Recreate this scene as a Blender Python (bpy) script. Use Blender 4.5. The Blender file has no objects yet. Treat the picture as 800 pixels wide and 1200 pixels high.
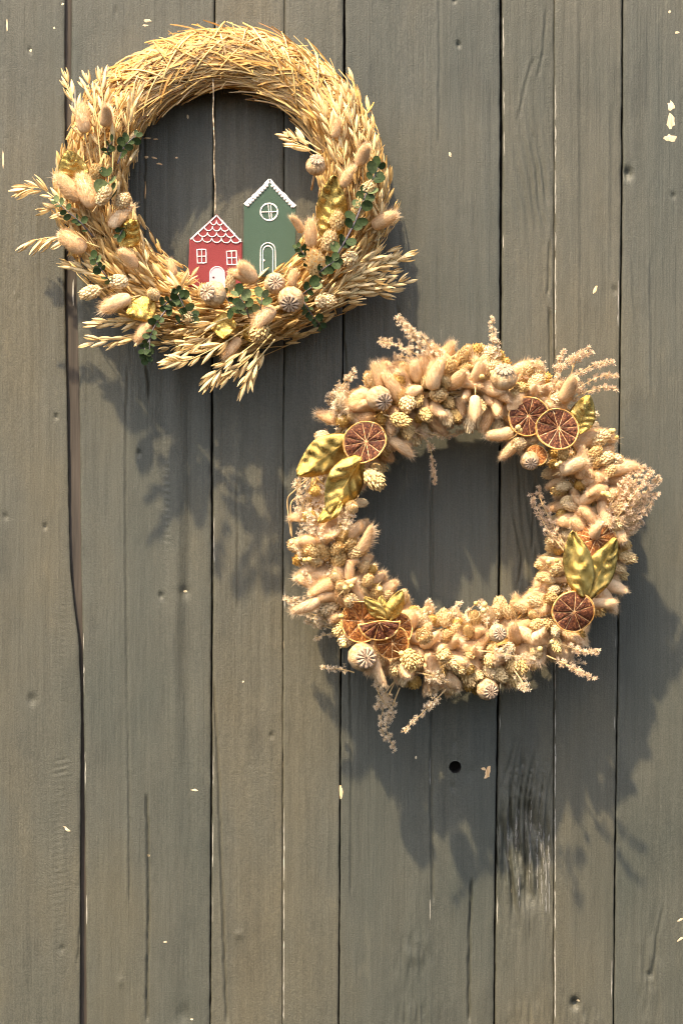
import bpy, math, random
import numpy as np
from mathutils import Vector, Matrix, Quaternion

random.seed(7)
rng = np.random.default_rng(7)
R = math.radians
scene = bpy.context.scene
COL = scene.collection

# ------------------------------------------------------------------ camera, light, exposure
D = 2.4            # camera distance to the wall (m); the photograph is 0.8 m x 1.2 m of wall
ZC = 1.4           # height of the picture centre
cam_d = bpy.data.cameras.new('camera')
cam = bpy.data.objects.new('camera', cam_d); COL.objects.link(cam)
cam.location = (0, -D, ZC); cam.rotation_euler = (R(90), 0, 0)
cam_d.sensor_fit = 'VERTICAL'; cam_d.sensor_height = 36; cam_d.sensor_width = 24
cam_d.lens = 36 * D / 1.2
cam_d.clip_end = 200; cam_d.clip_start = 0.05
scene.camera = cam

SUN = Vector((0.58, 1.0, -2.0)).normalized()      # direction the light travels
world = bpy.data.worlds.new('World'); scene.world = world; world.use_nodes = True
nt = world.node_tree; nt.nodes.clear()
sky = nt.nodes.new('ShaderNodeTexSky'); sky.sky_type = 'NISHITA'; sky.sun_disc = False
sky.sun_elevation = math.asin(-SUN.z); sky.sun_rotation = math.atan2(-SUN.x, -SUN.y) % (2*math.pi)
sky.air_density = 0.9; sky.dust_density = 4.0; sky.ozone_density = 0.3
bg = nt.nodes.new('ShaderNodeBackground'); bg.inputs['Strength'].default_value = 0.15
wo = nt.nodes.new('ShaderNodeOutputWorld')
nt.links.new(sky.outputs[0], bg.inputs[0]); nt.links.new(bg.outputs[0], wo.inputs[0])
sl = bpy.data.lights.new('sun', 'SUN'); sl.energy = 3.35; sl.angle = R(1.2); sl.color = (1.0, 0.81, 0.56)
so = bpy.data.objects.new('sun', sl); COL.objects.link(so)
so.rotation_mode = 'QUATERNION'; so.rotation_quaternion = SUN.to_track_quat('-Z', 'Y'); so.location = (-1, -2, 4)
scene.view_settings.view_transform = 'Standard'; scene.view_settings.look = 'None'
scene.view_settings.exposure = 1.62; scene.view_settings.gamma = 1.0
scene.view_settings.use_curve_mapping = False
scene.cycles.max_bounces = 8
scene.cycles.use_denoising = True; scene.cycles.use_adaptive_sampling = False; scene.cycles.filter_width = 1.1
scene.cycles.sample_clamp_indirect = 6.0

# ------------------------------------------------------------------ helpers
def P(px, py, d=0.0):
    """photo pixel (800x1200) at d metres in front of the wall -> world point"""
    s = 0.001 * (D - d) / D
    return Vector(((px - 400) * s, -d, ZC + (600 - py) * s))

def V(dx, dy, dc):
    """direction: dx right, dy down the photo, dc towards the camera"""
    return Vector((dx, -dc, -dy)).normalized()

class MB:
    def __init__(s): s.v = []; s.f = []; s.m = []
    def add(s, verts, faces, mi=0):
        n = len(s.v); s.v.extend([tuple(q) for q in verts])
        s.f.extend([tuple(i + n for i in f) for f in faces]); s.m.extend([mi] * len(faces))
    def tube(s, pts, rad, n=5, mi=0, cap=True):
        pts = [Vector(p) for p in pts]; k = len(pts)
        if not hasattr(rad, '__len__'): rad = [rad] * k
        vs = []; up = None
        for i in range(k):
            t = (pts[min(i+1, k-1)] - pts[max(i-1, 0)])
            t = t.normalized() if t.length > 1e-9 else Vector((0, 0, 1))
            if up is None: up = t.orthogonal().normalized()
            up = (up - t * up.dot(t)); up = up.normalized() if up.length > 1e-6 else t.orthogonal().normalized()
            sd = t.cross(up)
            for j in range(n):
                a = 2*math.pi*j/n
                vs.append(pts[i] + (up*math.cos(a) + sd*math.sin(a))*rad[i])
        fs = [(i*n+j, i*n+(j+1) % n, (i+1)*n+(j+1) % n, (i+1)*n+j) for i in range(k-1) for j in range(n)]
        if cap:
            fs.append(tuple(range(n-1, -1, -1))); fs.append(tuple((k-1)*n+j for j in range(n)))
        s.add(vs, fs, mi)
    def lathe(s, prof, n=12, mi=0, M=None, wob=None):
        vs = []
        for (r, z) in prof:
            for j in range(n):
                a = 2*math.pi*j/n; rr = r * (wob(a, z) if wob else 1)
                p = Vector((rr*math.cos(a), rr*math.sin(a), z)); vs.append(M @ p if M else p)
        fs = [(i*n+j, i*n+(j+1) % n, (i+1)*n+(j+1) % n, (i+1)*n+j) for i in range(len(prof)-1) for j in range(n)]
        fs.append(tuple(range(n-1, -1, -1))); k = len(prof); fs.append(tuple((k-1)*n+j for j in range(n)))
        s.add(vs, fs, mi)
    def mesh(s, name, mats, smooth=True):
        me = bpy.data.meshes.new(name); me.from_pydata(s.v, [], s.f)
        for m in (mats if isinstance(mats, (list, tuple)) else [mats]): me.materials.append(m)
        if any(s.m): me.polygons.foreach_set('material_index', s.m)
        if smooth: me.polygons.foreach_set('use_smooth', [True]*len(s.f))
        me.update(); return me

def put(name, me, parent=None, loc=None, rot=None, scale=1.0):
    """link a mesh as an object; loc is a WORLD point (parents are unrotated Empties unless local=True)"""
    o = bpy.data.objects.new(name, me); COL.objects.link(o)
    loc = Vector(loc) if loc is not None else Vector((0, 0, 0))
    if parent is not None:
        o.parent = parent; loc = loc - Vector(parent.get('_o', (0, 0, 0)))
    o.location = loc
    if rot is not None: o.rotation_mode = 'QUATERNION'; o.rotation_quaternion = rot
    o.scale = scale if hasattr(scale, '__len__') else (scale,)*3
    return o

def put_sub(name, me, parent, loc=(0, 0, 0), rot=None, scale=1.0):
    o = bpy.data.objects.new(name, me); COL.objects.link(o); o.parent = parent; o.location = loc
    if rot is not None: o.rotation_mode = 'QUATERNION'; o.rotation_quaternion = rot
    o.scale = scale if hasattr(scale, '__len__') else (scale,)*3
    return o

def empty(name, loc, label, cat, group=None):
    o = bpy.data.objects.new(name, None); COL.objects.link(o); o.location = loc
    o['_o'] = tuple(loc); o['label'] = label; o['category'] = cat
    o.empty_display_size = 0.05
    if group: o['group'] = group
    return o

def aim(d, roll=None):
    q = Vector(d).to_track_quat('Z', 'Y')
    return q @ Quaternion((0, 0, 1), random.uniform(0, 6.28) if roll is None else roll)

def frame(axis, nrm):
    """quaternion with local Z = axis, local Y ~ nrm"""
    z = axis.normalized(); y = (nrm - z*nrm.dot(z)).normalized(); x = y.cross(z)
    return Matrix((x, y, z)).transposed().to_quaternion()

def curve(pts, n):
    """smooth polyline through pts (Catmull-Rom)"""
    p = [Vector(q) for q in pts]
    if len(p) == 2: return [p[0].lerp(p[1], i/(n-1)) for i in range(n)]
    p = [2*p[0]-p[1]] + p + [2*p[-1]-p[-2]]; k = len(p)-3; out = []
    for i in range(n):
        u = i/(n-1)*k; j = min(int(u), k-1); t = u-j
        a, b, c, d = p[j:j+4]
        out.append(0.5*((2*b)+(c-a)*t+(2*a-5*b+4*c-d)*t*t+(3*b-a-3*c+d)*t**3))
    return out

# ------------------------------------------------------------------ materials
def mat(name, build):
    m = bpy.data.materials.new(name); m.use_nodes = True; n = m.node_tree; n.nodes.clear()
    out = n.nodes.new('ShaderNodeOutputMaterial'); build(n, out); return m
def node(n, t, **k):
    x = n.nodes.new(t)
    for a, b in k.items(): setattr(x, a, b)
    return x
def ramp(n, fac, stops):
    r = node(n, 'ShaderNodeValToRGB'); e = r.color_ramp.elements
    while len(e) < len(stops): e.new(0.5)
    for i, (p, c) in enumerate(stops): e[i].position = p; e[i].color = (*c, 1)
    n.links.new(fac, r.inputs[0]); return r.outputs[0]
def noise(n, scale, detail=3, co=None, rough=0.55):
    x = node(n, 'ShaderNodeTexNoise'); x.inputs['Scale'].default_value = scale
    x.inputs['Detail'].default_value = detail; x.inputs['Roughness'].default_value = rough
    if co is not None: n.links.new(co, x.inputs['Vector'])
    return x.outputs['Fac']
def mapped(n, sc, src='Object'):
    tc = node(n, 'ShaderNodeTexCoord'); mp = node(n, 'ShaderNodeMapping'); mp.inputs['Scale'].default_value = sc
    n.links.new(tc.outputs[src], mp.inputs[0]); return mp.outputs[0]
def mix(n, f, a, b, mode='MIX'):
    x = node(n, 'ShaderNodeMix', data_type='RGBA', blend_type=mode)
    if isinstance(f, (int, float)): x.inputs[0].default_value = f
    else: n.links.new(f, x.inputs[0])
    for i, c in ((6, a), (7, b)):
        if isinstance(c, tuple): x.inputs[i].default_value = (*c, 1)
        else: n.links.new(c, x.inputs[i])
    return x.outputs[2]
def bsdf(n, out, col, rough=0.7, metal=0.0, bump=None, dist=0.001, strength=1.0, spec=0.5, transl=0.0, sheen=0.0):
    b = node(n, 'ShaderNodeBsdfPrincipled')
    if isinstance(col, tuple): b.inputs['Base Color'].default_value = (*col, 1)
    else: n.links.new(col, b.inputs['Base Color'])
    if isinstance(rough, (int, float)): b.inputs['Roughness'].default_value = rough
    else: n.links.new(rough, b.inputs['Roughness'])
    b.inputs['Metallic'].default_value = metal; b.inputs['Specular IOR Level'].default_value = spec
    b.inputs['Sheen Weight'].default_value = sheen
    if bump is not None:
        bp = node(n, 'ShaderNodeBump'); bp.inputs['Distance'].default_value = dist; bp.inputs['Strength'].default_value = strength
        n.links.new(bump, bp.inputs['Height']); n.links.new(bp.outputs[0], b.inputs['Normal'])
    s = b.outputs[0]
    if transl:
        t = node(n, 'ShaderNodeBsdfTranslucent'); ms = node(n, 'ShaderNodeMixShader'); ms.inputs[0].default_value = transl
        if isinstance(col, tuple): t.inputs[0].default_value = (*col, 1)
        else: n.links.new(col, t.inputs[0])
        n.links.new(s, ms.inputs[1]); n.links.new(t.outputs[0], ms.inputs[2]); s = ms.outputs[0]
    n.links.new(s, out.inputs['Surface'])
def plant(name, cols, rough=0.75, transl=0.25, island=True, spec=0.25, nscale=300):
    """cols: list of colours spread over random per island / object"""
    def f(n, out):
        if island:
            g = node(n, 'ShaderNodeNewGeometry'); r = g.outputs['Random Per Island']
        else:
            g = node(n, 'ShaderNodeObjectInfo'); r = g.outputs['Random']
        k = len(cols)-1
        c = ramp(n, r, [(i/k, c) for i, c in enumerate(cols)])
        nz = noise(n, nscale, 2, mapped(n, (1, 1, 1)))
        c = mix(n, 0.5, c, ramp(n, nz, [(0.3, (0.55, 0.5, 0.42)), (0.7, (1, 1, 1))]), 'MULTIPLY')
        bsdf(n, out, c, rough, spec=spec, transl=transl)
    return mat(name, f)

def wall_paint(n, out):
    oi = node(n, 'ShaderNodeObjectInfo')
    tc = node(n, 'ShaderNodeTexCoord')
    co = mapped(n, (520, 1, 16)); co2 = mapped(n, (110, 1, 3.5)); co3 = mapped(n, (7, 7, 3))
    c = ramp(n, oi.outputs['Random'], [(0, (0.060, 0.061, 0.046)), (0.3, (0.074, 0.070, 0.049)), (0.6, (0.064, 0.065, 0.049)), (1, (0.080, 0.074, 0.051))])
    big = noise(n, 1.0, 4, co3)
    c = mix(n, 0.9, c, ramp(n, big, [(0.32, (0.74, 0.80, 0.82)), (0.5, (1, 1, 1)), (0.68, (1.2, 1.10, 0.96))]), 'MULTIPLY')
    scuff = noise(n, 1.0, 5, mapped(n, (22, 1, 9)), 0.7)
    c = mix(n, 0.8, c, ramp(n, scuff, [(0.34, (0.80, 0.80, 0.80)), (0.46, (1, 1, 1)), (0.6, (1, 1, 1)), (0.72, (1.35, 1.30, 1.24))]), 'MULTIPLY')
    wear = noise(n, 1.0, 3, mapped(n, (330, 1, 22)), 0.6)
    c = mix(n, ramp(n, wear, [(0.70, (0, 0, 0)), (0.76, (0.55, 0.55, 0.55))]), c, (0.20, 0.185, 0.15))
    st = noise(n, 1.0, 4, co2)
    c = mix(n, 0.6, c, ramp(n, st, [(0.36, (0.86, 0.86, 0.84)), (0.64, (1.10, 1.10, 1.10))]), 'MULTIPLY')
    gr = noise(n, 1.0, 4, co, 0.65)
    c = mix(n, 0.5, c, ramp(n, gr, [(0.34, (0.76, 0.75, 0.72)), (0.58, (1.07, 1.07, 1.07))]), 'MULTIPLY')
    sp = noise(n, 620, 3, tc.outputs['Object'])
    c = mix(n, 0.5, c, ramp(n, sp, [(0.38, (0.66, 0.66, 0.66)), (0.62, (1.28, 1.27, 1.24))]), 'MULTIPLY')
    # height: fine grain + blotches of brush work
    a = node(n, 'ShaderNodeMath', operation='MULTIPLY'); n.links.new(gr, a.inputs[0]); a.inputs[1].default_value = 0.6
    b = node(n, 'ShaderNodeMath', operation='MULTIPLY_ADD'); n.links.new(st, b.inputs[0]); b.inputs[1].default_value = 1.0; n.links.new(a.outputs[0], b.inputs[2])
    d = node(n, 'ShaderNodeMath', operation='MULTIPLY_ADD'); n.links.new(sp, d.inputs[0]); d.inputs[1].default_value = 0.5; n.links.new(b.outputs[0], d.inputs[2])
    rg = ramp(n, st, [(0.3, (0.62,)*3), (0.7, (0.5,)*3)])
    bsdf(n, out, c, rg, bump=d.outputs[0], dist=0.0014, strength=0.7, spec=0.4)
M_WALL = mat('grey_olive_paint', wall_paint)
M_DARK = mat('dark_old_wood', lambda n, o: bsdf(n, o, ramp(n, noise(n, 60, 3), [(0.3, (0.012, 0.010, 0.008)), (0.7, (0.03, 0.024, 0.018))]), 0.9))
M_BATTEN = mat('brown_batten', lambda n, o: bsdf(n, o, ramp(n, noise(n, 1, 3, mapped(n, (200, 1, 8))), [(0.36, (0.026, 0.020, 0.014)), (0.64, (0.060, 0.047, 0.034))]), 0.85))
M_RAW = mat('bare_wood', lambda n, o: bsdf(n, o, ramp(n, noise(n, 1, 3, mapped(n, (500, 1, 60))), [(0.3, (0.55, 0.30, 0.12)), (0.7, (0.80, 0.58, 0.32))]), 0.8))
M_RAWPALE = mat('pale_bare_wood', lambda n, o: bsdf(n, o, ramp(n, noise(n, 1, 3, mapped(n, (500, 1, 60))), [(0.36, (0.42, 0.33, 0.20)), (0.64, (0.72, 0.58, 0.36))]), 0.8))

M_STRAW = plant('straw', [(0.36, 0.17, 0.035), (0.64, 0.37, 0.09), (0.76, 0.48, 0.145), (0.85, 0.61, 0.25), (0.68, 0.46, 0.22), (0.83, 0.56, 0.18)], 0.45, 0.12, spec=0.5)
M_STRAWCORE = mat('straw_core', lambda n, o: bsdf(n, o, ramp(n, noise(n, 250, 4), [(0.3, (0.16, 0.09, 0.03)), (0.7, (0.45, 0.29, 0.10))]), 0.8, bump=noise(n, 250, 4), dist=0.004))
M_OAT = plant('oat_husk', [(0.64, 0.39, 0.12), (0.80, 0.56, 0.23), (0.88, 0.70, 0.38), (0.72, 0.46, 0.15), (0.86, 0.64, 0.30)], 0.5, 0.25, spec=0.45)
M_OATSTEM = plant('oat_stem', [(0.55, 0.40, 0.16), (0.68, 0.52, 0.25)], 0.6, 0.0)
M_TAIL = plant('bunny_tail_fluff', [(0.66, 0.43, 0.22), (0.82, 0.57, 0.32), (0.88, 0.66, 0.40), (0.74, 0.49, 0.26), (0.90, 0.70, 0.45)], 0.95, 0.15, island=False, spec=0.05, nscale=500)
M_HAIR = plant('bunny_tail_hair', [(0.84, 0.60, 0.35), (0.96, 0.78, 0.53), (0.93, 0.73, 0.47)], 0.6, 0.355, spec=0.3)
M_HEAD = plant('canary_grass', [(0.66, 0.45, 0.17), (0.82, 0.63, 0.33), (0.86, 0.71, 0.46), (0.74, 0.53, 0.24), (0.84, 0.66, 0.38)], 0.65, 0.15, island=False)
M_OCHRE = plant('ochre_head', [(0.52, 0.30, 0.07), (0.66, 0.44, 0.13), (0.58, 0.36, 0.10)], 0.65, 0.15, island=False)
M_SPRAY = plant('dried_spray', [(0.74, 0.54, 0.35), (0.88, 0.70, 0.50), (0.82, 0.62, 0.42)], 0.8, 0.3)
M_CREAM = plant('cream_spray', [(0.82, 0.65, 0.44), (0.90, 0.77, 0.58), (0.76, 0.58, 0.36)], 0.8, 0.3)
M_BEAD = plant('flax_bead', [(0.68, 0.48, 0.16), (0.78, 0.60, 0.28)], 0.5, 0.0, island=False)
M_TWIG = plant('thin_stem', [(0.50, 0.33, 0.15), (0.62, 0.45, 0.22)], 0.6, 0.0)
def pod_mat(n, o):
    g = node(n, 'ShaderNodeObjectInfo')
    c = ramp(n, noise(n, 2.4, 5, mapped(n, (1, 1, 0.6)), 0.65), [(0.34, (0.26, 0.15, 0.06)), (0.48, (0.48, 0.31, 0.15)), (0.56, (0.56, 0.40, 0.22)), (0.68, (0.50, 0.36, 0.22))])
    c = mix(n, 0.5, c, ramp(n, g.outputs['Random'], [(0, (0.95, 0.85, 0.75)), (1, (1, 1, 1))]), 'MULTIPLY')
    bsdf(n, o, c, 0.6, bump=noise(n, 9, 4, mapped(n, (1, 1, 1))), dist=0.0012)
M_POD = mat('poppy_pod', pod_mat)
M_CROWN = mat('poppy_crown', lambda n, o: bsdf(n, o, ramp(n, noise(n, 5, 3, mapped(n, (1, 1, 1))), [(0.34, (0.26, 0.17, 0.10)), (0.7, (0.52, 0.38, 0.25))]), 0.7))
M_CROWNDK = mat('poppy_crown_dark', lambda n, o: bsdf(n, o, (0.10, 0.060, 0.042), 0.8))
def flesh(n, o):
    g = node(n, 'ShaderNodeObjectInfo')
    nz = noise(n, 10, 5, mapped(n, (1, 1, 1)), 0.7)
    c = ramp(n, nz, [(0.34, (0.028, 0.008, 0.004)), (0.47, (0.082, 0.022, 0.009)), (0.57, (0.18, 0.058, 0.020)), (0.68, (0.44, 0.21, 0.09))])
    bsdf(n, o, c, 0.5, bump=nz, dist=0.0016, spec=0.25, transl=0.15)
M_FLESH = mat('dried_orange_flesh', flesh)
def flesh2(n, o):
    nz = noise(n, 10, 5, mapped(n, (1, 1, 1)), 0.7)
    c = ramp(n, nz, [(0.34, (0.09, 0.022, 0.007)), (0.47, (0.22, 0.070, 0.015)), (0.56, (0.40, 0.15, 0.03)), (0.66, (0.60, 0.32, 0.10))])
    bsdf(n, o, c, 0.5, bump=nz, dist=0.0016, spec=0.25, transl=0.2)
M_FLESH2 = mat('dried_amber_flesh', flesh2)
M_RIND = mat('dried_rind', lambda n, o: bsdf(n, o, ramp(n, noise(n, 6, 4, mapped(n, (1, 1, 1))), [(0.34, (0.44, 0.17, 0.03)), (0.5, (0.64, 0.33, 0.08)), (0.66, (0.76, 0.50, 0.20))]), 0.5, bump=noise(n, 16, 3, mapped(n, (1, 1, 1))), dist=0.0008))
M_PITH = mat('dried_pith', lambda n, o: bsdf(n, o, ramp(n, noise(n, 7, 4, mapped(n, (1, 1, 1))), [(0.34, (0.24, 0.08, 0.025)), (0.5, (0.52, 0.28, 0.10)), (0.66, (0.74, 0.54, 0.30))]), 0.6))
def gold(n, o):
    nz = noise(n, 110, 4, mapped(n, (1, 1, 1)))
    c = ramp(n, nz, [(0.36, (0.40, 0.26, 0.060)), (0.64, (0.58, 0.41, 0.125))])
    bsdf(n, o, c, ramp(n, noise(n, 300, 3), [(0.36, (0.17,)*3), (0.64, (0.28,)*3)]), metal=1.0, bump=noise(n, 140, 1), dist=0.0003, spec=0.6)
M_GOLD = mat('gold_painted_leaf', gold)
def euc(cols):
    def f(n, o):
        g = node(n, 'ShaderNodeObjectInfo')
        c = ramp(n, g.outputs['Random'], [(i/(len(cols)-1), c) for i, c in enumerate(cols)])
        c = mix(n, 0.6, c, ramp(n, noise(n, 2.2, 4, mapped(n, (1, 1, 1))), [(0.36, (0.55, 0.6, 0.55)), (0.62, (1.35, 1.3, 1.2))]), 'MULTIPLY')
        bsdf(n, o, c, 0.6, spec=0.12, transl=0.12)
    return f
M_EUC = mat('eucalyptus_leaf', euc([(0.020, 0.036, 0.012), (0.032, 0.052, 0.017), (0.052, 0.074, 0.027), (0.023, 0.040, 0.014)]))
M_EUCPALE = mat('eucalyptus_pale_leaf', euc([(0.085, 0.12, 0.045), (0.13, 0.16, 0.075), (0.10, 0.135, 0.06)]))
M_EUCSTEM = mat('eucalyptus_stem', lambda n, o: bsdf(n, o, ramp(n, noise(n, 200, 2), [(0.3, (0.05, 0.04, 0.05)), (0.7, (0.12, 0.10, 0.11))]), 0.5))
M_RED = mat('red_painted_wood', lambda n, o: bsdf(n, o, ramp(n, noise(n, 120, 3), [(0.36, (0.24, 0.024, 0.028)), (0.5, (0.31, 0.036, 0.040)), (0.64, (0.37, 0.055, 0.056))]), 0.75, bump=noise(n, 500, 3), dist=0.0018))
M_GREEN = mat('green_painted_wood', lambda n, o: bsdf(n, o, ramp(n, noise(n, 120, 3), [(0.36, (0.058, 0.118, 0.076)), (0.5, (0.078, 0.150, 0.098)), (0.64, (0.10, 0.185, 0.125))]), 0.75, bump=noise(n, 330, 3), dist=0.0035))
M_WHITE = mat('white_paint', lambda n, o: bsdf(n, o, (0.74, 0.70, 0.66), 0.7, bump=noise(n, 600, 2), dist=0.0004))
M_PINK = mat('pale_pink_paint', lambda n, o: bsdf(n, o, ramp(n, noise(n, 150, 3), [(0.36, (0.50, 0.28, 0.31)), (0.64, (0.62, 0.41, 0.43))]), 0.7))
M_KNOB = mat('dark_dot_paint', lambda n, o: bsdf(n, o, (0.05, 0.02, 0.02), 0.6))
M_CORD = mat('cotton_cord', lambda n, o: bsdf(n, o, ramp(n, noise(n, 1, 2, mapped(n, (50, 50, 260))), [(0.4, (0.28, 0.21, 0.13)), (0.6, (0.58, 0.48, 0.34))]), 0.8))

# ------------------------------------------------------------------ the plank wall
_LAT = {}
def vnoise(x, y, seed):
    """smooth value noise on arrays"""
    if seed not in _LAT: _LAT[seed] = np.random.default_rng(seed).random((256, 256))
    r = _LAT[seed]
    xi = np.floor(x).astype(int); yi = np.floor(y).astype(int); fx = x-xi; fy = y-yi
    fx = fx*fx*(3-2*fx); fy = fy*fy*(3-2*fy)
    g = lambda a, b: r[a % 256, b % 256]
    return (g(xi, yi)*(1-fx)+g(xi+1, yi)*fx)*(1-fy) + (g(xi, yi+1)*(1-fx)+g(xi+1, yi+1)*fx)*fy - 0.5
def bump1(x, c, w): return np.exp(-((x-c)/w)**2)
def sstep(a, b, x):
    t = np.clip((x-a)/(b-a), 0, 1); return t*t*(3-2*t)

CRACKS = [  # polyline of px,py ; half width ; depth mm
    ([(150, 430), (148, 520), (148, 640), (150, 830), (152, 950), (152, 1060)], 0.8, 1.6),
    ([(171, 425), (174, 445), (175, 470)], 1.0, 4), ([(172, 930), (174, 1000), (174, 1080), (172, 1200)], 1.0, 5),
    ([(168, 90), (169, 200), (168, 300)], 0.8, 3),
    ([(250, 800), (255, 880), (258, 960), (261, 1060), (266, 1200)], 0.9, 4),
    ([(278, 560), (279, 660), (279, 720)], 1.5, 1.0), ([(136, 6), (136, 20)], 1.2, 3),
    ([(505, 520), (506, 800), (505, 940), (507, 1060)], 1.0, 3), ([(552, 1030), (550, 1090), (549, 1200)], 1.0, 6),
    ([(514, -40), (515, 90), (514, 170)], 0.9, 1.2),
    ([(410, 760), (412, 900), (411, 1050)], 0.8, 1.5), ([(404, 400), (406, 470), (404, 560)], 0.9, 3),
    ([(643, 360), (645, 420), (644, 470)], 1.2, 4), ([(644, 280), (642, 350)], 1.0, 3),
    ([(95, 1080), (90, 1140)], 0.8, 1), ([(776, 1060), (768, 1110), (764, 1150)], 1.2, 1.5),
    ([(762, 300), (763, 470)], 1.2, 0.7), ([(679, 0), (680, 300), (679, 420)], 1.5, 0.5), ([(716, 120), (715, 330)], 2.5, 0.6),
    ([(612, 470), (606, 540), (612, 600)], 1.0, 2), ([(628, 560), (622, 650)], 1.0, 2), ([(600, 600), (612, 655), (606, 690)], 1.0, 2),
    ([(628, 95), (636, 60), (640, 10)], 1.2, 1.2), ([(622, 150), (634, 190), (640, 240)], 1.2, 1.5),
    ([(606, 140), (622, 72), (646, 58)], 1.0, 1.2), ([(640, 270), (630, 240), (628, 190)], 1.2, 1.0),
    ([(740, 300), (744, 380)], 1, 0.5), ([(448, 430), (455, 455), (452, 480)], 1.0, 2.5),
    ([(465, 355), (466, 372), (472, 388)], 1, 2),
]
def height(x, y):
    """relief of the painted boards in mm at photo pixels x, y (negative = recessed)"""
    h = 0.9*vnoise(x/38+7, y/330, 1) + 0.45*vnoise(x/9, y/170, 2) + 0.36*vnoise(x/3.4, y/60, 3) + 0.5*vnoise(x/30, y/45, 4) + 0.26*vnoise(x/2.2, y/11, 12) + 0.22*vnoise(x/3.1, y/3.6, 13)
    # planed ridge on the second board
    m = sstep(380, 470, y)*(1-sstep(800, 950, y)) * 0.9 + 0.25
    xr = 207 + 3*np.sin(y/70)
    h += m*(2.4*bump1(x, xr, 9) - 1.6*bump1(x, xr+14, 8))*((x > 95) & (x < 249))
    # torn grain round the knot low on the right
    k = bump1(x, 612, 26)*bump1(y, 985, 70)*((x > 581) & (x < 649))
    k = np.minimum(k*1.3, 1)
    xx = x + (y-985)*0.10*np.sin(y/60)
    rid = np.abs(vnoise(xx/6, y/85, 5))*2; rid2 = np.abs(vnoise(xx/3.2, y/45, 6))*2
    h += np.minimum(k*1.5, 1)*(-8.0*np.maximum(0, 1-2.2*rid)**1.5 - 4*(1-rid2)**2 + 3.0) - 2.2*k*np.floor(4*vnoise(xx/9, y/60, 15)+2)*.6
    for (cx, cy, wx, wy, a) in [(620, 950, 5, 12, -7), (626, 968, 4, 14, -6), (640, 995, 3, 16, -4), (604, 990, 2.5, 40, -5), (590, 1005, 2.5, 35, -4), (617, 1015, 2, 30, -5), (632, 1040, 2.5, 26, -4)]:
        h += a*bump1(x, cx, wx)*bump1(y, cy, wy)
    # ripples of torn grain elsewhere on that board
    k2 = bump1(x, 622, 22)*(bump1(y, 205, 70) + bump1(y, 620, 90))*((x > 588) & (x < 648))
    h += k2*0.9*np.sin((x*1.0 - y*0.16 + 6*vnoise(x/20, y/50, 8))*0.62)
    k3 = bump1(x, 484, 22)*(bump1(y, 1120, 30)+bump1(y, 1190, 18)) + bump1(x, 618, 25)*bump1(y, 1190, 22) + bump1(x, 690, 25)*bump1(y, 1195, 14) + bump1(x, 762, 14)*bump1(y, 1140, 55)
    h += k3*1.6*vnoise(x/3, y/16, 9)*2
    # saw chatter on the first board
    k4 = bump1(x, 70+(1010-y)*0.02, 9)*bump1(y, 1010, 120)
    h += k4*0.45*np.sin(y*0.85+x*0.2) + bump1(x, 74, 1.6)*bump1(y, 740, 110)*0.9*np.sin(y*0.9)
    k5 = bump1(x, 196, 3)*bump1(y, 590, 70); h += k5*0.9*np.sin(y*0.8)
    # dents, nail holes and knots
    for (cx, cy, r, a) in [(673, 1176, 4.5, -8), (735, 203, 5, -5), (537, 52, 2.2, -4), (532, 0, 2, -4), (38, 820, 5, -2.2), (163, 531, 2, -4), (66, 488, 2, -3), (53, 617, 2, -3), (73, 1112, 3, -2), (7, 605, 2.5, -2), (35, 59, 2.5, -1.5), (720, 340, 3, -2), (788, 230, 2.5, -2), (216, 694, 5, -3.0), (189, 698, 2.5, -3), (318, 862, 2, -3), (215, 1190, 10, -2.5), (290, 640, 1.5, -2), (760, 1142, 3, -3), (22, 350, 2, -1), (142, 1150, 4, 1.2), (280, 1095, 4, 1.5), (548, 907, 8, -0.8), (533, 870, 3, -1.2), (530, 922, 3, -1.2)]:
        h += a*np.exp(-(((x-cx)**2+((y-cy)*0.8)**2)/(r*r)))
    # cracks
    for pl, w, dep in CRACKS:
        ys = np.array([p[1] for p in pl], float); xs = np.array([p[0] for p in pl], float)
        if ys[0] > ys[-1]: ys = ys[::-1]; xs = xs[::-1]
        if len(ys) > 1 and ys[-1]-ys[0] < 1: continue
        cx = np.interp(y, ys, xs) + 1.2*vnoise(y/9, y*0, 21)
        fade = sstep(ys[0]-2, ys[0]+12, y)*(1-sstep(ys[-1]-12, ys[-1]+2, y))
        h -= dep*fade*np.exp(-((x-cx)/(w*1.25))**2)
        h += 0.5*fade*bump1(x, cx-3, 2)
    return h

def lerpx(tab): 
    ys = np.array([t[0] for t in tab], float); xs = np.array([t[1] for t in tab], float)
    return lambda y: np.interp(y, ys, xs)
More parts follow.
